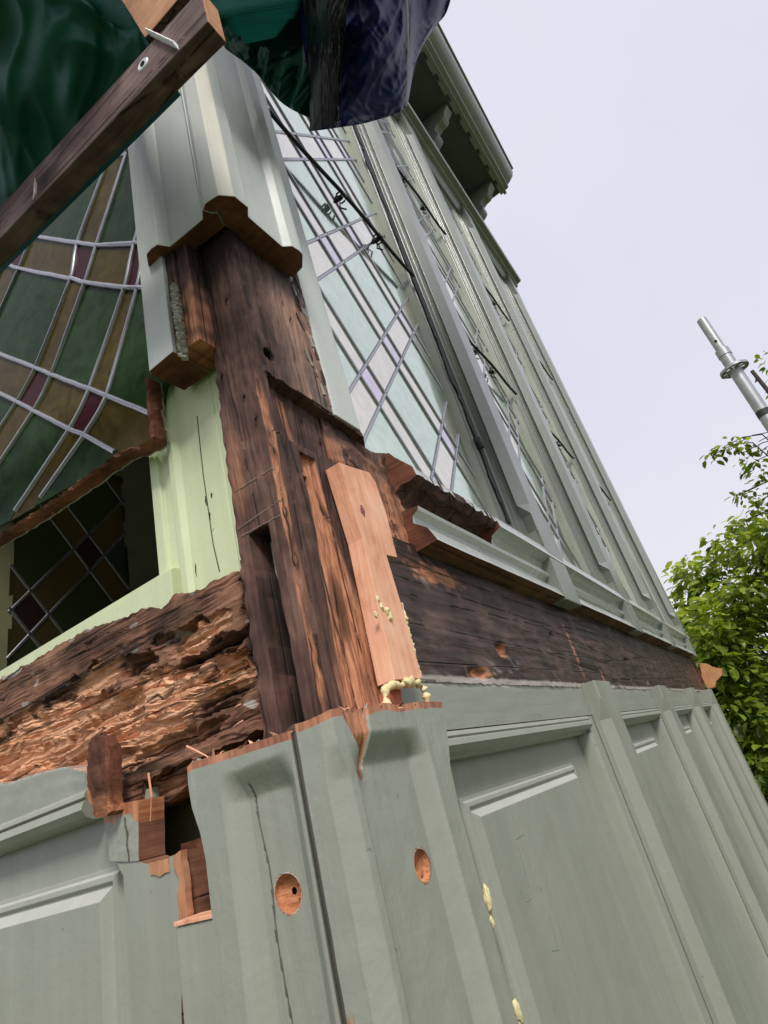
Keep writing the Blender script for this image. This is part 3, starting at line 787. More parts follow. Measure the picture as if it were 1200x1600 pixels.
# ---- fresh splice let into the post
SPY = -.025
o = slab('timber_splice', [(530, 722), (548, 729), (577, 738), (587, 753), (603, 800), (612, 835), (621, 871), (604, 867), (632, 960), (660, 1060), (617, 1062), (567, 840)], 1, SPY, .021, WN, B, bevel=.0006, label='fresh pale pine splice with a notched right edge')
blob('knot', P(566, 797, 1, SPY), .006, plain('knot_wood', (.24, .07, .05), .6), o, 2, (.6, .15, 1.3))
slab('wood_sliver', [(606, 1072), (624, 1066), (631, 1110), (612, 1112)], 1, -.012, .012, plain('red_sliver', (.42, .13, .07), .7), B)
def foam_run(pts, r0, r1, n):
    pts = resample(pts, n); q = []
    for k_, p in enumerate(pts): q.append(p+noise.noise_vector(Vector((k_*.55, pts[0].x*90, 3)))*r0*.9)
    tube(q, [max(.0006, (r0+r1*noise.noise(Vector((k_*.8, pts[0].z*70, 1)))*1.6)*min(1, .4+k_*.4, .4+(n-k_)*.4)) for k_ in range(n+1)], 9, 'foam_bead', FOAM, B, smooth=80)
foam_run([P(x, y, 1, -.022) for x, y in ((606, 1104), (603, 1090), (603, 1076), (613, 1069), (625, 1071), (640, 1065), (652, 1067), (660, 1076), (665, 1090), (669, 1104))], .0036, .0022, 46)
foam_run([P(x-4, y, 1, -.005) for x, y in ((568, 926), (574, 960), (582, 1000), (592, 1040), (601, 1072))], .0020, .0014, 60)
foam_run([P(x, y, 1, SPY+.003) for x, y in ((628, 942), (636, 975), (644, 1008), (652, 1040), (659, 1062))], .0015, .0012, 60)
for x, y, r in [(590, 936, .0022), (596, 948, .003), (604, 956, .0035), (608, 963, .004), (587, 960, .0022)]: blob('foam_bead', P(x, y, 1, SPY), r, FOAM, B, x, (.8, .8, 1.5))
for x, y, r in [(761, 1397, .0055), (763, 1410, .006), (769, 1440, .0035), (808, 1577, .0055), (811, 1585, .005)]:
    blob('foam_spot', P(x, y, 1, RY-.001), r, FOAM, B, x*3, (.75, .5, 1.5))

# ---- exposed rotten beam of the left wall
XB = .038
Tp = resample([P(x, y, 0, XB) for x, y in ((-120, 1126), (-60, 1096), (0, 1062), (60, 1026), (130, 986), (200, 962), (232, 948), (250, 952), (268, 930), (296, 926), (322, 914), (345, 900), (372, 892), (381, 903))], 400)
Bt = resample([P(x, y, 0, XB) for x, y in ((-120, 1256), (-60, 1240), (0, 1222), (45, 1212), (100, 1200), (128, 1196), (160, 1262), (215, 1268), (222, 1222), (262, 1198), (300, 1187), (350, 1166), (412, 1139))], 400)
def blobs(p, L):
    r = 0; wy = .014*noise.noise(Vector((p.y*38, p.z*60, 2))); wz = .009*noise.noise(Vector((p.y*45, p.z*70, 8)))+.003*noise.noise(Vector((p.y*130, p.z*260, 8)))
    for y, z, ry, rz, d in L:
        q = ((p.y+wy-y)/ry)**2+((p.z+wz-z)/rz)**2
        if q < 1: r = max(r, d*(1-q)**.6)
    return r
def pxl(L): return [(*(P(x, y, 0, XB)[1:]), rx, rz, d) for x, y, rx, rz, d in L]
HOLES = pxl([(212, 1040, .035, .012, .016), (262, 1000, .03, .010, .010), (195, 1050, .03, .008, .012), (330, 1015, .06, .010, .022), (285, 1045, .05, .008, .016), (340, 1095, .05, .009, .016), (90, 1090, .035, .010, .010), (195, 1110, .03, .02, .014), (395, 960, .012, .05, .03), (170, 1140, .02, .012, .012), (300, 1150, .06, .01, .012)])
DK = pxl([(290, 955, .045, .022, 1), (120, 1020, .09, .024, .8), (250, 975, .025, .03, .9), (85, 1085, .06, .013, 1), (330, 1015, .07, .010, 1), (215, 1025, .05, .016, .9), (30, 1060, .06, .02, .7), (340, 1100, .06, .011, .9), (398, 1000, .015, .10, 1), (395, 900, .02, .05, .9), (180, 1000, .05, .012, .6)])
FR = pxl([(60, 1165, .16, .035, 1.2), (180, 1170, .10, .03, 1.1), (240, 1110, .09, .045, 1), (130, 1130, .10, .03, 1), (30, 1170, .12, .035, 1.1), (330, 1070, .07, .025, 1), (150, 1060, .08, .016, .9), (310, 990, .05, .016, .8), (60, 1120, .1, .02, .8), (-60, 1180, .12, .04, 1), (190, 1150, .08, .03, 1)])
DKM = pxl([(190, 1165, .05, .02, .6)])
def rb_f(u, v):
    a = Tp[int(u*400+.5)]; b = Bt[int(u*400+.5)]
    p = a.lerp(b, v)
    sw = .012*noise.noise(Vector((p.y*7, 4, 2)))
    q = Vector((2, p.y*7, (p.z+sw)*150)); n = fbm(q, 5)
    st = noise.noise(Vector((5, p.y*16, (p.z+sw)*55)))
    fib = abs(noise.noise(Vector((9, p.y*9+noise.noise(p*40)*.4, (p.z+sw)*260))))
    rot = sst(.0, .5, blobs(p, FR)+blobs(p, HOLES)*30)
    tt = (p.z+sw)*105+1.1*noise.noise(Vector((p.y*9, p.z*30, 12))); Lx = math.floor(tt); fr_ = tt-Lx
    lay = sst(-.06, .06, noise.noise(Vector((Lx*3.71, p.y*7+Lx, 2.2)))+.12*noise.noise(Vector((p.y*90, Lx*2., 1))))+.6*sst(-.05, .05, noise.noise(Vector((Lx*1.71+9, p.y*15, 6.2))))
    d = rot*(.0022*n+.0062*lay+.0045*(1-fr_)+.0030*fib+.0045*round(st*2.2)/2.2)+(1-rot)*(.0012*n+.0014*fib+.0016*lay*(noise.noise(p*9) > 0))
    d += .55*blobs(p, HOLES)*(1+.8*n)
    d += .004*rot*noise.noise(p*Vector((1, 1, 1)).length*60) if False else 0
    p.z += .0025*noise.noise(Vector((1, p.y*50, p.z*30)))*(1 if 0 < v < 1 else 1.4)
    if v in (0, 1): p.z += .003*noise.noise(Vector((1, p.y*110, 3)))
    p.x = XB+max(-.010, d); return p
def rb_a(p, u, v):
    f = blobs(p, FR); g = blobs(p, DK); n = noise.noise(Vector((2, p.y*18, p.z*90))); n2 = noise.noise(Vector((2, p.y*40, p.z*200)))
    dpt = (p.x-XB)
    r = min(1, max(0, f*1.15+.3*n-.6*g)); g = min(1, max(0, g*(.75+.6*n)+sst(.016, .030, dpt)*.8+(.3*(n2 > .5))))
    pl = .7*(noise.noise(Vector((7, p.y*30, p.z*80))) > .52)*(f < .2)
    if math.hypot((p.y-WHP.y)/.02, (p.z-WHP.z)/.006) < 1+.5*n: pl = .9; g = 0
    return (r, g, pl)
WHP = P(18, 1050, 0, XB)
sheet('rotten_beam', rb_f, 400, 150, (.06, 0, 0), WR, B, attr=rb_a, smooth=35, label='rotted orange-brown beam under the left window')
# end of the beam and the wood seen in the gap
sheet('beam_end', lambda u, v: Vector((.042+.05*u, .066+.004*noise.noise(Vector((u*9, v*9, 1))), .262-.19*v)), 12, 40, (0, .01, 0), WD, B, attr=lambda p, u, v: (.2, .7, 0))
# loose splinters
for i in range(34):
    x = random.uniform(120, 390); y = 1180-(x-120)*.18+random.uniform(-95, -5); c = P(x, y, 0, XB-.004); L_ = random.uniform(.006, .018)
    d = Vector((random.uniform(-.25, .1), random.choice((-1, 1))*1, random.uniform(-.45, .45))).normalized()*L_
    tube([c, c+d*.5+Vector((-.001, 0, 0)), c+d], [.0008, .0006, .0002], 5, 'splinter', WN if i % 3 == 0 else WR, B)
for a, b, c in (((232, 1208), (237, 1245), (235, 1283)), ((292, 1166), (308, 1174), (330, 1185)), ((140, 1155), (152, 1145), (160, 1138))):
    tube([P(*a, 0, XB-.012), P(*b, 0, XB-.016), P(*c, 0, XB-.014)], [.0012, .0010, .0006], 6, 'splinter', WN, B)
# hanging split piece at the end of the left rail
sheet('split_fragment', lambda u, v: (lambda t, b: Vector((.004+.006*abs(u-.5)+.003*fbm(Vector((u*7, v*3, 3))), t.lerp(b, v).y, t.lerp(b, v).z)))(
    lerp_poly([P(x, y, 0, .006) for x, y in ((133, 1182), (140, 1160), (150, 1149), (160, 1152), (168, 1166))], u), lerp_poly([P(x, y, 0, .006) for x, y in ((136, 1240), (146, 1272), (154, 1277), (164, 1276), (172, 1268))], u)), 26, 60, (.014, 0, 0), WE, B,
    attr=lambda p, u, v: (.55*sst(.6, 1, v)+.3*noise.noise(p*70), .45*sst(.5, .2, abs(u-.45)), 0))
# lower chunk of torn wood under the beam
def chunk(u, v):
    a = lerp_poly([P(x, y, 0, .052) for x, y in ((232, 1217), (255, 1204), (285, 1195), (302, 1190))], u); b = lerp_poly([P(x, y, 0, .052) for x, y in ((236, 1262), (252, 1258), (280, 1240), (302, 1212))], u)
    p = a.lerp(b, v); p.x += .004*fbm(Vector((p.y*20, p.z*160, 1)))+.004*math.floor(v*3)/3; return p
sheet('torn_wood', chunk, 50, 40, (.02, 0, 0), WR, B, attr=lambda p, u, v: (.35+.3*noise.noise(p*60), .15, .0))

# ---- left wall below: rail, stile, sunk field, raised panel
XL = .022
YL = 3.0
RT = resample([P(x, y, 0, XL) for x, y in ((-900, 1478), (-260, 1300), (-60, 1240), (0, 1221), (14, 1224), (40, 1214), (62, 1206), (100, 1199), (129, 1190), (131, 1205))], 200)
RB = resample([P(x, y, 0, XL) for x, y in ((-900, 1600), (-260, 1378), (-60, 1310), (0, 1289), (14, 1284), (40, 1275), (62, 1267), (100, 1253), (129, 1243), (140, 1239))], 200)
sheet('top_rail', lambda u, v: RT[int(u*200+.5)].lerp(RB[int(u*200+.5)], v)+Vector((-.001+.001*noise.noise(Vector((1, u*60, v*3))), 0, .0012*noise.noise(Vector((1, u*300, 2))) if v == 0 else 0)), 200, 10, (.03, 0, 0), PAX, B,
      attr=lambda p, u, v: (.75*(1-sst(0, .12, v)), 0, .5*(1-sst(0, .1, v))))
fx = XL+.022
box('wall_panel', (fx, .246, GZ), (fx+.01, YL, .078), PA, B)
mzt = P(0, 1289, 0, XL).z
mp_ = [(XL+.03, mzt), (XL-.001, mzt), (XL-.004, mzt-.003), (XL-.005, mzt-.007), (XL-.001, mzt-.009), (XL-.006, mzt-.012), (XL-.008, mzt-.019), (XL-.003, mzt-.026), (XL+.006, mzt-.030), (XL+.03, mzt-.031)]
m0 = P(138, 1250, 0, XL).y
loft('panel_moulding', [[Vector((x, y, z)) for x, z in mp_] for y in (m0, 1.2, YL)], PA, B, smooth=25)
stile = slab('stile', [(178, 1338), (195, 1338), (217, 1338), (217, 1346), (232, 1350), (262, 1341), (281, 1331), (284, 1370), (290, 1438), (287, 1447), (284, 1500), (284, 1600), P(284, 1600, 0, XL)*1+Vector((0, .002, GZ-P(284, 1600, 0, XL).z)), Vector((XL, .2655, GZ)), Vector((XL, .2655, -.2)), Vector((XL, .2655, .005))], 0, XL, .03, [PA, WEX], B, rough=.0012, sub=6)
side_mats(stile, lambda n, c: 0 if n.x < -.7 else 1)
# worn patch with bare wood over the mortise
def pat(u, v):
    a = lerp_poly([P(x, y, 0, XL-.0008) for x, y in ((162, 1276), (178, 1262), (196, 1254), (217, 1250))], u); b = lerp_poly([P(x, y, 0, XL-.0008) for x, y in ((172, 1345), (190, 1346), (204, 1346), (217, 1345))], u)
    p = a.lerp(b, v); p.x += .0009*fbm(p*35); return p
sp_ = sheet('stile_patch', pat, 50, 70, (.03, 0, 0), [PA, WEX], B, attr=lambda p, u, v: (1.3*sst(.35, .05, v+.25*noise.noise(p*50)), .9*(abs(u-.62-.25*noise.noise(Vector((0, 0, p.z*60)))) < .035)*(v > .25), 0))
side_mats(sp_, lambda n, c: 0 if n.x < -.6 else 1)
SPL = wood('split_wood', (.22, .09, .05), (.42, .19, .10), (.60, .30, .17), crack=0)
slab('bare_patch', [(232, 1350), (262, 1341), (264, 1362), (250, 1369), (236, 1366)], 0, XL-.0012, .004, SPL, B, rough=.0015, sub=6)
slab('splintered_edge', [(270, 1337), (283, 1330), (288, 1370), (292, 1438), (281, 1443), (277, 1400), (279, 1375), (270, 1352)], 0, XL-.003, .007, [SPL, WE], B, rough=.002, sub=8)
# raised panel on the left
r1 = P(198, 1349, 0, fx); zt = P(198, 1349, 0, fx).z
def ringl(d, x): return [Vector((x, r1.y+d, zt-d)), Vector((x, YL, zt-d)), Vector((x, YL, GZ+.15)), Vector((x, r1.y+d, GZ+.15))]
rs = [ringl(0, fx+.001), ringl(0, fx-.003), ringl(.004, fx-.004), ringl(.0065, fx-.007), ringl(.012, fx-.0085), ringl(.0145, fx-.0055), ringl(.017, fx-.0055), ringl(.027, fx-.0135)]
vs = [p for r in rs for p in r]; fs = []
for k_ in range(len(rs)-1):
    for j in range(4): fs.append((k_*4+j, k_*4+(j+1) % 4, (k_+1)*4+(j+1) % 4, (k_+1)*4+j))
fs.append(tuple((len(rs)-1)*4+j for j in range(4)))
rp = obj('raised_field', vs, fs, [PA, PWH], B, bevel=.0008)
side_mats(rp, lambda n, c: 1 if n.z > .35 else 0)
# short board beside the casing and the bare ledge on top of it
bb = box('packing_board', (.006, .10, GZ), (.034, P(275, 1447, 0, .006).y, P(275, 1449, 0, .006).z), PA, B, bevel=.001)
lz = P(275, 1449, 0, .006).z
box('bare_ledge', (.0045, .10, lz+.0005), (.034, P(275, 1447, 0, .006).y+.001, lz+.004), WN, B, bevel=.0006)
# cavity behind
sheet('cavity_back', lambda u, v: Vector((.078+.008*fbm(Vector((u*4, v*6, 3))), .250-.15*u, .02-.12*v)), 30, 40, (.01, 0, 0), WE, B, attr=lambda p, u, v: (.15+.3*noise.noise(p*50), .35, 0))
box('backing', (.11, .03, GZ), (.12, 3.0, .25), DARK, B)

# ---- left window: cream jamb, sill, broken sash
jl = [(.064, .040), (.064, .098), (.0655, .0995), (.064, .101), (.063, .168), (.056, .174), (.056, .183), (.063, .190), (.063, .204), (.058, .206), (.058, .222), (.10, .222), (.10, .040)]
j_ = loft('left_jamb', [[Vector((x, y, z)) for x, y in jl] for z in (.20, .4, .6, 1.0, 3.3)], PC, B, bevel=.0008, smooth=30)
for i, (x0_, y0_, y1_) in enumerate(((278, 735, 772), (281, 800, 805), (293, 865, 893), (305, 880, 902), (321, 775, 790), (327, 800, 812), (330, 770, 778))):
    pts_ = [P(x0_+t*(y1_-y0_)*.12+.8*math.sin(t*9), y0_+(y1_-y0_)*t, 0, .0632) for t in (0, .3, .6, 1)]
    tube(pts_, [.0004, .0011, .0009, .0003], 5, 'paint_crack', plain('crack', (.03, .025, .02), .9), j_)
tube([P(x, y, 0, .0633) for x, y in ((308, 650), (313, 700), (318, 745), (326, 800), (333, 850), (343, 893))], .0007, 5, 'paint_crack', plain('crack', (.08, .07, .04), .9), j_)
sl_ = loft('left_sill', [[Vector((x, y, z)) for x, z in ((.048, .24), (.048, .3035), (.055, .307), (.12, .31), (.12, .24))] for y in (.19, .5, 1.5, YL)], PC, B, bevel=.001)
# upper stile of the sash, cut off square
SB = [(.001, .0925), (.001, .137), (.006, .141), (.055, .138), (.058, .0925)]
st_ = loft('sash_stile', [[Vector((x, y, z+(.003*noise.noise(Vector((x*70, y*70, 2))) if z < .55 else 0))) for x, y in SB] for z in (.541, .56, .8, 1.2, 2., 3.3)], [PU, WE], B, bevel=.0008, label='pale sash stile sawn off at the bottom')
side_mats(st_, lambda n, c: 1 if n.z < -.8 else 0)
box('sash_bead', (.019, .1375, .575), (.05, .1575, 3.3), PU, B, bevel=.001)
# ragged remains of the bottom rail and edge
GX = .050
e1 = [P(x, y, 0, .036) for x, y in ((239, 596), (241, 640), (247, 672), (248, 692), (228, 702), (200, 711), (165, 734), (110, 775), (55, 811), (0, 845), (-120, 930), (-260, 1020))]
def rpath(name, pts, w_, amp, mats, **k):
    pts = resample(pts, 150); secs = []
    for i, p in enumerate(pts):
        d = (pts[min(i+1, 150)]-pts[max(i-1, 0)]).normalized(); s = Vector((1, 0, 0)); t = d.cross(s).normalized(); q = []
        for j in range(8):
            an = j*math.pi/4; r = noise.noise(Vector((i*.5, j*2.3, 7)))*amp
            q.append(p+s*(math.cos(an)*(.012+r))+t*(math.sin(an)*(w_+r*.8)))
        secs.append(q)
    return loft(name, secs, mats, B, **k)
rpath('broken_rail_edge', e1, .0042, .0045, WE, label='ragged torn edge of the broken sash')
rpath('torn_putty', [p+Vector((.006, .003, .004)) for p in e1], .0042, .005, FLK)
lw = tag(empty('window', (0, 0, 0)), label='broken leaded window of dark green and amber glass'); lw.parent = B; lw.location = (0, 0, -GZ)
edge = [P(x, y, 0, GX) for x, y in ((-200, 968), (0, 842), (60, 806), (115, 768), (170, 728), (205, 706), (240, 684), (243, 600))]
poly = [(p.y, p.z) for p in edge]+[(.150, .75), (.150, 2.6), (1.0, 2.6)]
# convex cells only: glaze in two convex pieces is avoided by bounding with the chord
def dark_mat(ia, ib, i, j):
    if ia and ib: return DGP
    if ia or ib: return DAB if (i, j) == (2, 2) else DGA
    return DGG
# nodes where the cames cross, traced on the glass plane: rows top to bottom, columns left to right
ND = [[(-60, 60), (60, 60), (95, 60), (160, 60), (225, 90), (250, 95), (300, 110), (320, 120), (420, 130)],
      [(-150, 190), (0, 205), (95, 222), (118, 228), (173, 244), (199, 240), (247, 262), (268, 268), (330, 280)],
      [(-250, 340), (-90, 352), (22, 363), (51, 369), (122, 380), (152, 384), (211, 381), (228, 381), (300, 385)],
      [(-270, 380), (-110, 395), (6, 413), (31, 420), (112, 436), (134, 442), (196, 450), (216, 450), (290, 455)],
      [(-350, 440), (-200, 485), (-52, 533), (-25, 543), (57, 575), (82, 586), (141, 608), (168, 619), (250, 652)],
      [(-380, 480), (-230, 530), (-85, 573), (-58, 586), (28, 628), (54, 642), (110, 671), (133, 680), (235, 738)],
      [(-480, 640), (-340, 700), (-190, 765), (-160, 785), (-85, 800), (-60, 815), (-20, 865), (2, 866), (80, 900)]]
NW = [[(lambda p: (p.y, p.z))(P(x, y, 0, GX)) for x, y in row] for row in ND]
NARC = (2, 4, 6); NARR = (2, 4)
def L2(a, b): return ((P(*a, 0, GX).y, P(*a, 0, GX).z), (P(*b, 0, GX).y-P(*a, 0, GX).y, P(*b, 0, GX).z-P(*a, 0, GX).z))
EDG = [L2((-260, 1002), (0, 843)), L2((0, 843), (205, 707)), L2((205, 707), (246, 684))]
def keep(poly, p, d, inner):
    a, b = split(poly, p, d)
    n = (-d[1], d[0]); sgn = (inner[0]-p[0])*n[0]+(inner[1]-p[1])*n[1]
    return a if sgn > 0 else b
inn = (.35, .9)
for i in range(6):
    for j in range(8):
        q4 = [NW[i][j], NW[i][j+1], NW[i+1][j+1], NW[i+1][j]]
        for p_, d_ in EDG+[((.150, 0), (0, 1))]:
            if len(q4) >= 3: q4 = keep(q4, p_, d_, inn)
        if len(q4) < 3 or area(q4) < 3e-5: continue
        cy = sum(q[0] for q in q4)/len(q4); cz = sum(q[1] for q in q4)/len(q4)
        tx, tz = random.uniform(-.012, .012), random.uniform(-.012, .012)
        f3 = lambda q, e: Vector((GX-e+(q[0]-cy)*tx+(q[1]-cz)*tz, q[0], q[1]))
        loft('pane', [[f3(q, 0) for q in q4], [f3(q, -.003) for q in q4]], dark_mat(i in NARR, j in NARC, i, j), lw)
def came(pts, wd, pr):
    # keep the points inside the sash, smooth the path
    pts = [Vector((0, a, b)) for a, b in pts]; fine = []
    for k_ in range(len(pts)-1):
        p0, p1, p2, p3 = pts[max(0, k_-1)], pts[k_], pts[k_+1], pts[min(len(pts)-1, k_+2)]
        for t in [q/8 for q in range(8)]: fine.append(p1.lerp(p2, t)*.55+.45*.5*((2*p1)+(p2-p0)*t+(2*p0-5*p1+4*p2-p3)*t*t+(3*p1-p0-3*p2+p3)*t**3))
    fine.append(pts[-1]); ok = []
    for p in fine:
        c = p.y > .1505
        for p_, d_ in EDG:
            n = (-d_[1], d_[0]); s1 = (p.y-p_[0])*n[0]+(p.z-p_[1])*n[1]; s0 = (inn[0]-p_[0])*n[0]+(inn[1]-p_[1])*n[1]
            if s1*s0 < -.0002*abs(s0): c = False
        if c: ok.append(p)
    if len(ok) < 3: return
    secs = []
    for k_, p in enumerate(ok):
        d = (ok[min(k_+1, len(ok)-1)]-ok[max(k_-1, 0)]).normalized(); n = Vector((0, -d.z, d.y)); j_2 = .0008*noise.noise(p*40)
        secs.append([Vector((GX-dd, p.y, p.z))+n*(sg*wd/2+j_2) for sg, dd in ((-1, -.001), (-.92, pr*.5), (-.4, pr), (.4, pr), (.92, pr*.5), (1, -.001))])
    loft('lead_came', secs, LEAD, lw, smooth=60)
came(NW[1][4:6], .0085, .005)
came(NW[2][3:], .0085, .005)
came(NW[3], .0085, .005)
for i in (4, 5): came(NW[i], .0085, .005)
for j in range(1, 8): came([NW[i][j] for i in range(1 if j > 3 else 2, 7)], .0072, .0045)
bx_ = loft('sealed_head', [[Vector((x, y, z)) for x, z in ((.012, batz0(y)+.03), (.012, 1.9), (.045, 1.9), (.045, batz0(y)+.03))] for y in (.145, .8, 1.6)], DARK, B) if False else None

# ---- window in the back wall, seen dimly through the opening
bw = tag(empty('window', (0, 0, 0)), label='far leaded window across the dark room'); bw.parent = B; bw.location = (0, 0, -GZ)
def tglass(name, c):
    m_, nt, b = newmat(name); b.inputs['Base Color'].default_value = (*c, 1); b.inputs['Roughness'].default_value = .3
    tr = nt.nodes.new('ShaderNodeBsdfTranslucent'); tr.inputs[0].default_value = (*c, 1); mx = nt.nodes.new('ShaderNodeMixShader'); mx.inputs[0].default_value = .8
    nt.links.new(b.outputs[0], mx.inputs[1]); nt.links.new(tr.outputs[0], mx.inputs[2]); nt.links.new(mx.outputs[0], nt.nodes['Material Output'].inputs[0]); return m_
T1 = tglass('backlit_green', (.085, .10, .045)); T2 = tglass('backlit_amber', (.14, .115, .05)); T3 = tglass('backlit_plum', (.08, .055, .04))
glaze(bw, [(1.28, 1.03), (2.07, 1.03), (2.07, 2.67), (1.28, 2.67)], fixed_pairs(1.25, -1.2, .95, .27, range(-1, 4)), fixed_pairs(-1.25, 2.3, .95, .27, range(-1, 5)), 1, 3.0, -1, .022, .006, lambda a, b, x, z: T3 if a and b else (T2 if a or b else T1))

# ================================================================= head of the wall: drip moulding, frieze, brackets, eaves
drip = [(.05, 3.215), (.005, 3.215), (-.012, 3.235), (-.018, 3.262), (-.040, 3.27), (-.046, 3.292), (-.075, 3.298), (-.082, 3.312), (-.078, 3.332), (-.050, 3.345), (-.046, 3.36), (-.01, 3.40), (.05, 3.41)]
extrude_x('drip_moulding', drip, [.10, 1.0, 2.0, 3.0, XE+.06], PF, B, smooth=25)
box('frieze', (.05, .02, 3.38), (XE, .09, 4.22), paint('shaded_frieze_paint', (.10, .108, .095)), B)  # frieze colour darkened to carry the shade below the eaves
for i in range(4):
    x0_ = .27+PIT*i if i else .22; box('frieze_panel', (1.10+PIT*(i-1) if i else .25, .008, 3.50), (1.60+PIT*(i-1) if i else .86, .0195, 4.05), PF, B, bevel=.004)
SOF = paint('shaded_soffit_paint', (.085, .09, .08), rough=.5)  # underside shade of the eaves put into a darker paint colour
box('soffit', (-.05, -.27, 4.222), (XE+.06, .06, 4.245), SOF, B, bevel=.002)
gut = [(-.262, 4.20), (-.285, 4.20), (-.290, 4.235), (-.318, 4.245), (-.325, 4.275), (-.350, 4.29), (-.385, 4.32), (-.402, 4.355), (-.405, 4.385), (-.420, 4.39), (-.420, 4.41), (-.262, 4.41)]
extrude_x('eaves_moulding', gut, [-.45, 1.0, 2.0, 3.0, XE+.085], PF, B, smooth=25)
box('roof_edge', (-.05, -.262, 4.245), (XE+.06, .06, ZT-.01), PF, B)
br0 = [(.018, 3.90), (-.022, 3.90), (-.034, 3.93), (-.036, 3.965), (-.060, 3.98), (-.082, 4.00), (-.088, 4.03), (-.078, 4.055), (-.085, 4.08), (-.115, 4.10), (-.150, 4.105), (-.176, 4.125), (-.184, 4.155), (-.205, 4.175), (-.225, 4.195), (-.228, 4.221), (.018, 4.221)]
def mk_br(x): return loft('eaves_bracket', [[Vector((x+dx, y, z)) for y, z in br0] for dx in (-.04, .04)], PF, B, bevel=.004, loc=(x, 0, 4.1))
b0 = mk_br(.9725)
for i in (1, 2, 3):
    c = b0.copy(); COL.objects.link(c); c.parent = B; c.location.x += PIT*i+(.01 if i == 3 else 0)
dv = [(0, 0), (.012, -.020), (.03, -.028), (.10, -.028), (.118, -.020), (.13, 0)]
dn0 = loft('dentil', [[Vector((.10+x, y, 4.2215+z)) for x, z in dv] for y in (-.262, -.238)], PF, B, loc=(.10, -.25, 4.22), bevel=.002)
for i in range(1, 20):
    c = dn0.copy(); COL.objects.link(c); c.parent = B; c.location.x += .17*i

# raw corner block at the far end of the sill
q_ = [P(x, y, 0, XE+.05) for x, y in ((1093, 1036), (1104, 1037), (1113, 1042), (1128, 1045), (1128, 1055), (1119, 1064), (1117, 1074), (1106, 1076), (1097, 1060))]
loft('sill_return', [q_, [p+Vector((.05, 0, 0)) for p in q_]], wood('pale_orange_wood', (.35, .14, .06), (.55, .26, .12), (.7, .38, .2), crack=0), B, bevel=.001, label='bare orange sill return at the far end')
box('return_tenon', (XE-.01, .0, .17), (XE+.05, .08, .29), WE, B)

# ================================================================= batten, offcut, tarpaulins
XF = -.136
ba, bb_ = P(325, 33, 0, XF), P(0, 372, 0, XF)
sl2 = (bb_.z-ba.z)/(bb_.y-ba.y); y1 = 1.6
t0, t1 = P(313, 0, 0, XF), P(0, 318, 0, XF)
def batz(y): return ba.z+sl2*(y-ba.y)
hb = .066
secs = []
for i in range(41):
    y = ba.y+(y1-ba.y)*i/40; z = batz(y); n_ = .0012*noise.noise(Vector((1, y*30, 2)))
    secs.append([Vector((XF, y, z+n_)), Vector((XF, y, z+hb)), Vector((XF+.024, y, z+hb)), Vector((XF+.024, y, z+n_))])
bat = loft('timber_batten', secs, [WB, WO], None, bevel=.0015, label='x')
# give the batten its own root position
def reroot(o, loc):
    d = Vector(loc)-o.location; o.data.transform(Matrix.Translation(-d)); o.location = loc
reroot(bat, (XF, ba.y, ba.z)); tag(bat, 'dark weathered batten screwed across the top of the left window', 'batten')
side_mats(bat, lambda n, c: 1 if n.y < -.8 else 0)
c = P(224, 101, 0, XF)
vs = []; fs = []; n_ = 24
for r, dx in ((.0030, -.0006), (.0072, -.0014), (.0085, -.0004), (.0085, .0), (.003, 0)):
    for j in range(n_): a = 2*math.pi*j/n_; vs.append(c+Vector((dx, math.cos(a)*r, math.sin(a)*r)))
for k_ in range(4):
    for j in range(n_): fs.append((k_*n_+j, k_*n_+(j+1) % n_, (k_+1)*n_+(j+1) % n_, (k_+1)*n_+j))
obj('washer', vs, fs, plain('white_plastic', (.75, .77, .78), .4), bat, smooth=40)
tube([c+Vector((-.002, 0, 0)), c+Vector((.001, 0, 0))], .0032, 10, 'screw_head', IRON, bat)
a_, b_ = P(231, 49, 0, XF-.003), P(275, 70, 0, XF-.003)
secs = []
for i in range(25):
    t = i/24; p = a_.lerp(b_, t); h = .0048+.0015*noise.noise(Vector((t*8, 1, 1))); 
    secs.append([p+Vector((dx, 0, dz*h)) for dx, dz in ((-.002, -.8), (-.004-.001*noise.noise(Vector((t*20, 2, 0))), 0), (-.002, .9), (.003, 1), (.003, -1))])
loft('sealant_smear', secs, plain('white_sealant', (.78, .78, .76), .6, 0, 80, .12, .6), bat, smooth=50)
tube([P(x, y, 0, XF-.0006) for x, y in ((55, 278), (56, 290), (55, 303), (52, 312))], [.0006, .0022, .002, .0008], 6, 'scratch', plain('pale_scratch', (.5, .45, .38), .8), bat)
BX = -.131
blk = slab('timber_offcut', [(145, 0), (160, 42), (171, 80), (180, 96), (192, 93), (232, 53), (275, 2), (330, -70), (100, -110)], 0, BX, .010, [WO, WD], None, bevel=.0015)
reroot(blk, P(185, 92, 0, BX)); tag(blk, 'pale rough sawn offcut standing on the weathered batten', 'timber offcut')
side_mats(blk, lambda n, c: 0 if abs(n.x) > .5 else 1)

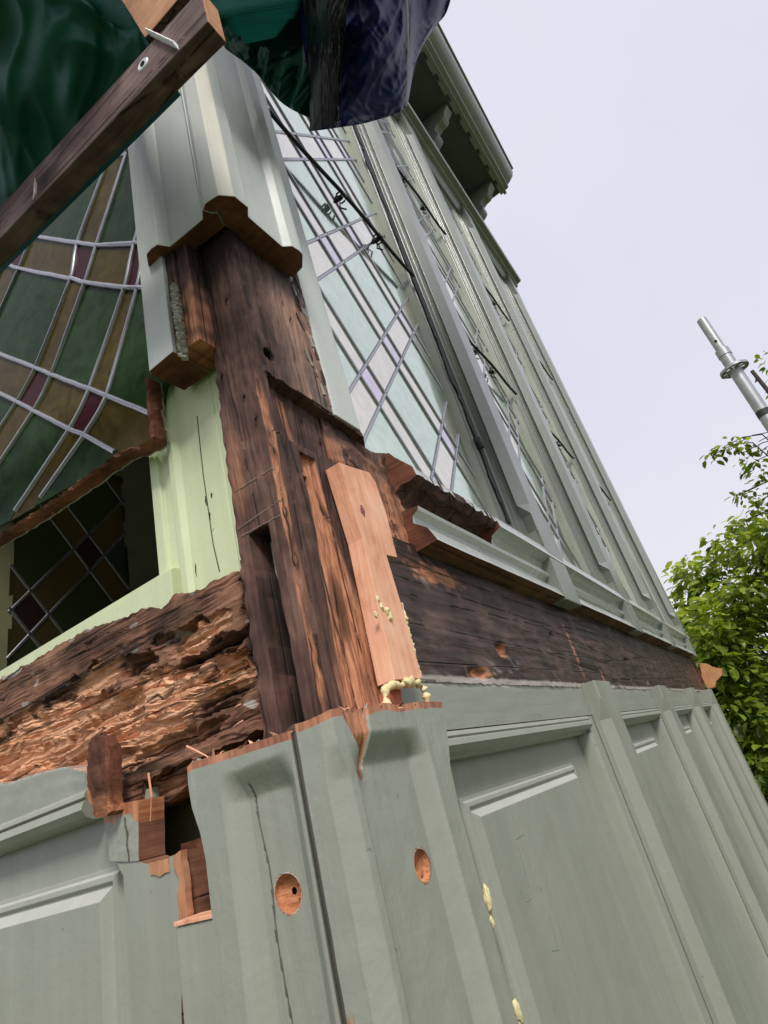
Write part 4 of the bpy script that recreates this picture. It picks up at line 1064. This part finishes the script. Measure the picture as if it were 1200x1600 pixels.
def cloth(name, ctrl, nu, nv, amp, mats, label, seed, thick=.0015, fold=None, grow=False):
    """ctrl: rows of world points; bicubic-like smooth sheet with folds"""
    R0, C0 = len(ctrl), len(ctrl[0])
    def cr(p0, p1, p2, p3, t): return .5*((2*p1)+(p2-p0)*t+(2*p0-5*p1+4*p2-p3)*t*t+(3*p1-p0-3*p2+p3)*t**3)
    def row(r, u):
        x = u*(C0-1); i = min(int(x), C0-2); t = x-i; g = lambda k_: r[max(0, min(C0-1, k_))]
        return cr(g(i-1), g(i), g(i+1), g(i+2), t)
    def fn(u, v):
        rr = [row(r, u) for r in ctrl]; x = v*(R0-1); i = min(int(x), R0-2); t = x-i; g = lambda k_: rr[max(0, min(R0-1, k_))]
        p = cr(g(i-1), g(i), g(i+1), g(i+2), t)
        nrm = (CAM-p).normalized()
        wp = .25*noise.noise(Vector((u*4, v*4, seed))); w1 = 1-2.6*abs(noise.noise(Vector((u*6+seed+wp*4, v*2+wp, 1)))); w2 = 1-2.6*abs(noise.noise(Vector((u*12+v*7+wp*3, v*7+seed, 5)))); w3 = noise.noise(Vector((u*28, v*20, seed)))
        w4 = 1-3*abs(noise.noise(Vector((u*21-v*13+wp*6, v*15+seed, 9)))); h = amp*(w1*.75+w2*.45+max(-1, w4)*.16+w3*.05)
        if grow: h *= sst(0, .25, v)
        if fold: h += fold(u, v)
        return p+nrm*h
    o = sheet(name, fn, nu, nv, (CAM-ctrl[R0//2][C0//2]).normalized()*-thick, mats, None, smooth=75)
    return o
# green sheet above the batten
ct = []
for r in range(4):
    zz = (1.02, 1.22, 1.5, 2.0)[r]
    ct.append([Vector((-.082-(0, .16, .36, .75)[r]-.03*((i+r) % 2)*(r > 0), y, batz(y)+.064+(zz-1.02))) for i, y in enumerate((1.5, 1.0, .6, .35, .12, -.06))])
t_ = cloth('green_tarpaulin', ct, 340, 240, .060, TG, '', 3, grow=True); reroot(t_, ct[0][2]); tag(t_, 'dark green tarpaulin bunched above the weathered batten', 'tarpaulin')
# green flap on the corner head, lower edge extended to imitate a dark reflection
def C(px, py, d): return PD(px, py, d)
g2 = [[C(100, -1100, 2.1), C(350, -1300, 2.6), C(600, -1300, 3.0), C(800, -1100, 3.2)],
      [C(260, -420, 1.4), C(420, -430, 1.6), C(580, -430, 1.8), C(740, -420, 1.9)],
      [C(300, -120, 1.15), C(420, -130, 1.25), C(560, -130, 1.35), (C(700, -150, 1.4))],
      [C(318, -20, 1.12), C(410, -20, 1.22), C(500, -20, 1.3), C(600, -20, 1.35)],
      [C(335, 40, 1.10), C(400, 50, 1.2), C(470, 50, 1.28), C(560, 50, 1.35)],
      [C(352, 76, 1.16), C(398, 112, 1.24), C(446, 165, 1.30), C(520, 200, 1.36)]]
t_ = cloth('green_tarpaulin', g2, 160, 140, .018, TG, '', 8); reroot(t_, g2[5][0]); tag(t_, 'dark green tarpaulin flap over the corner head beside the navy one, extended to imitate a reflection', 'tarpaulin')
# navy bag-like fold hanging before the right window
n1 = [[C(440, -1100, 2.4), C(560, -1100, 2.4), C(700, -1000, 2.5), C(840, -900, 2.7), C(1000, -700, 3.0)],
      [C(455, -420, 1.5), C(530, -420, 1.45), C(610, -420, 1.4), C(700, -400, 1.5), C(800, -380, 1.7)],
      [C(462, -160, 1.25), C(520, -160, 1.15), C(590, -160, 1.08), C(650, -160, 1.15), C(730, -160, 1.3)],
      [C(468, 0, 1.22), C(520, 0, 1.12), C(585, 0, 1.05), C(645, 0, 1.14), C(704, 0, 1.3)],
      [C(474, 70, 1.20), C(520, 70, 1.10), C(580, 70, 1.04), C(640, 70, 1.13), C(682, 40, 1.28)],
      [C(486, 140, 1.2), C(520, 150, 1.12), C(575, 150, 1.06), C(638, 125, 1.13), C(655, 76, 1.26)],
      [C(487, 205, 1.2), C(525, 200, 1.14), C(580, 190, 1.1), C(634, 166, 1.14), C(640, 110, 1.24)]]
def fold(u, v): return .03*sst(.74, .80, u)*(1-sst(.80, .92, u))*-1
t_ = cloth('navy_tarpaulin', n1, 180, 160, .012, TB, '', 15, fold=fold); reroot(t_, n1[6][0]); tag(t_, 'navy blue tarpaulin hanging in a bulge before the right hand windows', 'tarpaulin')
hem = [C(637, -120, 1.05), C(636, 0, 1.055), C(638, 60, 1.05), C(637, 120, 1.055), C(635, 166, 1.06)]
def sub(t, pts, r, name, mat): 
    o = tube(resample(pts, 30), r, 6, name, mat, None, smooth=60); o.data.transform(Matrix.Translation(-t.location)); o.parent = t; return o
sub(t_, hem, .0012, 'hem_cord', plain('white_cord', (.7, .7, .68), .6))
bl = [[C(470, -120, 1.14), C(500, -120, 1.10), C(535, -120, 1.06), C(560, -120, 1.03)], [C(474, 0, 1.12), C(500, 0, 1.06), C(520, 0, 1.02), C(545, 0, 1.02)], [C(482, 110, 1.12), C(500, 110, 1.05), C(520, 100, 1.01), C(535, 90, 1.01)], [C(484, 206, 1.14), C(500, 200, 1.08), C(520, 197, 1.04), C(530, 190, 1.04)]]
b2_ = cloth('black_tarpaulin', bl, 60, 90, .005, TBK, '', 21); b2_.data.transform(Matrix.Translation(-t_.location)); b2_.parent = t_; b2_.name = 'black_hem'

# ================================================================= scaffold pole
pb, ptp = PD(1240, 712, 3.4), PD(1092, 500, 3.55)
# upright: same x,y all the way down
px_, py_ = None, None
base = P(1146, 575, 1, -.62)
sp = empty('scaffold_pole', (base.x, base.y, GZ), label='galvanised scaffold standard with a rosette ring near its open top', cat='scaffold pole')
def solve_z(px, py, x, y):
    lo, hi = -3, 6
    for _ in range(60):
        m_ = (lo+hi)/2; d = Vector((x, y, m_))-CAM; yy = 800+FPX*(d.dot(dn)/d.dot(fw))
        if yy > py: lo = m_
        else: hi = m_
    return lo
PY = -.70
q = P(1146, 575, 1, PY); PX = q.x; sp.location = (PX, PY, GZ)
zt_ = solve_z(1092, 500, PX, PY); zc_ = solve_z(1127, 553, PX, PY); zr = solve_z(1143, 577, PX, PY); zb_ = solve_z(1191, 647, PX, PY)
RP = 9.3*(Vector((PX, PY, zr))-CAM).dot(fw)/FPX
def cyl(name, z0, z1, r, mat, wall=True, n=28):
    secs = [(z0, r), (z1, r), (z1, r*.86), (z1-.05, r*.86)] if wall else [(z0, r), (z1, r)]
    return loft(name, [[Vector((PX+math.cos(2*math.pi*j/n)*rr, PY+math.sin(2*math.pi*j/n)*rr, z)) for j in range(n)] for z, rr in secs], mat, sp, smooth=40)
cyl('tube', GZ, zc_, RP, GAL)
cyl('spigot', zc_-.02, zt_, RP*.80, GAL)
cyl('collar', zc_-.012, zc_+.018, RP*1.10, GAL, False)
cyl('band', zb_-.012, zb_+.014, RP*1.03, plain('black_tape', (.03, .03, .03), .6), False)
# hole in the spigot
hz = solve_z(1117, 536, PX, PY); dv_ = (CAM-Vector((PX, PY, hz))); dv_.z = 0; dv_.normalize()
hc = Vector((PX, PY, hz))+dv_*(RP*.80)
tube([hc-dv_*.004, hc+dv_*.0008], RP*.26, 14, 'pin_hole', plain('hole_black', (.01, .01, .01), .9), sp)
# rosette: ring with spokes
n_ = 48
def ring_pt(r, j, z): a = 2*math.pi*j/n_; return Vector((PX+math.cos(a)*r, PY+math.sin(a)*r, z))
R1_, R0_ = RP*2.25, RP*1.75
secs = []
for j in range(n_+1):
    wv = 1-.06*(abs(math.sin(4*math.pi*j/n_)) > .9)
    secs.append([ring_pt(R0_, j, zr-.005), ring_pt(R1_*wv, j, zr-.005), ring_pt(R1_*wv, j, zr+.005), ring_pt(R0_, j, zr+.005)])
loft('rosette', secs, GAL, sp, smooth=30)
for k_ in range(8):
    a = 2*math.pi*(k_+.5)/8; u_ = Vector((math.cos(a), math.sin(a), 0)); s_ = Vector((-u_.y, u_.x, 0)); o0 = Vector((PX, PY, zr))
    h_ = .18 if k_ % 2 else .40
    loft('rosette_spoke', [[o0+u_*r+s_*(w2*RP)+Vector((0, 0, dz)) for w2, dz in ((-h_, -.0045), (h_, -.0045), (h_, .0045), (-h_, .0045))] for r in (RP*.9, R0_*1.03)], GAL, sp)

# ================================================================= trees
lm, lnt, lb = newmat('leaf')
W_ = wear(lnt)
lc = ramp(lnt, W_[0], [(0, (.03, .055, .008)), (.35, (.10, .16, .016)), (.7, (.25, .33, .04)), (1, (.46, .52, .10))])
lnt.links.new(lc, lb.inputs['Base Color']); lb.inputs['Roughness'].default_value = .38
tr = lnt.nodes.new('ShaderNodeBsdfTranslucent'); lnt.links.new(mix(lnt, 1.0, lc, (1.5, 1.5, .7), 'MULTIPLY'), tr.inputs[0])
mx = lnt.nodes.new('ShaderNodeMixShader'); mx.inputs[0].default_value = .45
lnt.links.new(lb.outputs[0], mx.inputs[1]); lnt.links.new(tr.outputs[0], mx.inputs[2]); lnt.links.new(mx.outputs[0], lnt.nodes['Material Output'].inputs[0])
BARK = plain('bark', (.07, .055, .04), .9, 0, 25, .4, .8, .01)
LV = [(0, 0, 0), (.28, .30, .05), (.30, 0, -.02), (.28, -.30, .05), (.68, .26, .02), (.68, 0, -.07), (.68, -.26, .02), (1, 0, -.16)]
LF = [(0, 2, 1), (0, 3, 2), (1, 2, 5, 4), (2, 3, 6, 5), (4, 5, 7), (5, 6, 7)]
def leafmat(c, d, L_, roll, rnd):
    x = d.normalized(); up_ = Vector((0, 0, 1)); y = up_.cross(x)
    if y.length < .1: y = Vector((1, 0, 0))
    y.normalize(); z = x.cross(y); y2 = y*math.cos(roll)+z*math.sin(roll); z2 = x.cross(y2)
    return [c+(x*a*L_+y2*b*L_*.9+z2*h*L_) for a, b, h in LV]
def crown(parent, clumps, per, L_, seed, name, nsingle=0):
    rnd = random.Random(seed); V = []; F = []; A = []; singles = []
    for (c, r, tone) in clumps:
        for i in range(int(per*(r/.25)**2)):
            o = Vector((rnd.gauss(0, 1), rnd.gauss(0, 1), rnd.gauss(0, .75))); o = o.normalized()*(r*rnd.random()**.45)
            p = c+o; d = Vector((o.x+rnd.uniform(-.1, .1), o.y+rnd.uniform(-.1, .1), o.z*.4-rnd.uniform(-.02, .12)))
            if d.length < .02: d = Vector((1, 0, 0))
            L2 = L_*rnd.uniform(.45, 1.25); vs_ = leafmat(p, d, L2, rnd.uniform(-.7, .7), rnd)
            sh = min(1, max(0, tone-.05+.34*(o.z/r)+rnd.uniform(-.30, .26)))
            singles.append((-(p-CAM).length+rnd.random()*.3, vs_, sh))
    singles.sort(key=lambda s: -s[0])
    nn = 0
    for s, vs_, sh in singles[:nsingle]:
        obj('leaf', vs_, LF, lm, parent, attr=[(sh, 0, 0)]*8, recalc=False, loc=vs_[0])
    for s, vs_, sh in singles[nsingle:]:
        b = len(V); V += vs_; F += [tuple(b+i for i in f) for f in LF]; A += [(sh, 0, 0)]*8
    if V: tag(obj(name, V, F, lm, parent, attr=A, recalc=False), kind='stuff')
def limb(parent, pts, r0, r1, name='limb'):
    pts = resample([Vector(p) for p in pts], 10); tube(pts, [r0+(r1-r0)*i/10 for i in range(11)], 7, name, BARK, parent, smooth=60)
tc_ = Vector((7.3, -.82, -.02))
T = empty('broadleaf_tree', (7.3, -.5, GZ), label='bushy bright green broadleaf tree beyond the end of the building', cat='tree')
limb(T, [(7.3, -.5, GZ), (7.25, -.45, -.6), (7.35, -.5, .3), (7.3, -.6, 1.2)], .07, .02, 'trunk')
rnd = random.Random(4); cl = []
for i in range(190):
    d = Vector((rnd.gauss(0, 1), rnd.gauss(0, 1), rnd.gauss(0, 1))).normalized(); rr = rnd.uniform(.25, 1)**.45
    d.x = -abs(d.x) if rnd.random() < .6 else d.x
    p = tc_+Vector((d.x*1.5*rr, d.y*1.72*rr, d.z*1.85*rr))
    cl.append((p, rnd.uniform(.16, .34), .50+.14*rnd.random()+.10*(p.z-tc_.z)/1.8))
    if i % 6 == 0: limb(T, [(7.3, -.5, -.6+rnd.random()), tuple((p+Vector((7.3, -.5, 0)))/2), tuple(p)], .022, .005)
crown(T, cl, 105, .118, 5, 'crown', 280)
T2 = empty('slender_tree', (6.9, -2.1, GZ), label='taller slender tree reaching in from the right edge with loose leafy twigs', cat='tree')
limb(T2, [(6.9, -2.1, GZ), (6.9, -2.0, .5), (6.8, -1.7, 2.0), (6.7, -1.6, 3.2)], .06, .02, 'trunk')
cl = []
tw = [((1112, 712), .10), ((1128, 700), .12), ((1145, 696), .13), ((1160, 708), .14), ((1178, 722), .16), ((1195, 740), .18), ((1150, 775), .08), ((1163, 770), .12), ((1180, 785), .13), ((1198, 790), .17), ((1155, 818), .10), ((1170, 812), .14), ((1188, 822), .16), ((1210, 830), .2), ((1195, 700), .06), ((1185, 690), .05), ((1215, 760), .2)]
for (x, y), r in tw:
    p = PD(x, y, 7.0+.3*math.sin(x)); cl.append((p, r*.95, .45))
    limb(T2, [(6.8, -1.7, 2.2-.002*y), tuple(p+Vector((0, -.35, .02))), tuple(p)], .014, .004)
for i in range(70):
    d = Vector((rnd.gauss(0, 1), rnd.gauss(0, 1), rnd.gauss(0, 1))).normalized(); cl.append((Vector((6.9, -2.6, 2.3))+Vector((d.x*1, d.y*1.1, d.z*1.3))*rnd.uniform(.4, 1), .22, .45))
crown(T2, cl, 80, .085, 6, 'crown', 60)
# hedge far behind, closing the horizon on the right
cl = []
for i in range(120):
    cl.append((Vector((rnd.uniform(9.5, 11.5), rnd.uniform(-6, 1.2), rnd.uniform(GZ, .9))), rnd.uniform(.3, .5), .35))
Hd = empty('hedge', (10.5, -2.5, GZ), label='darker hedge far behind the broadleaf tree', cat='hedge')
crown(Hd, cl, 40, .14, 9, 'hedge_foliage', 0)
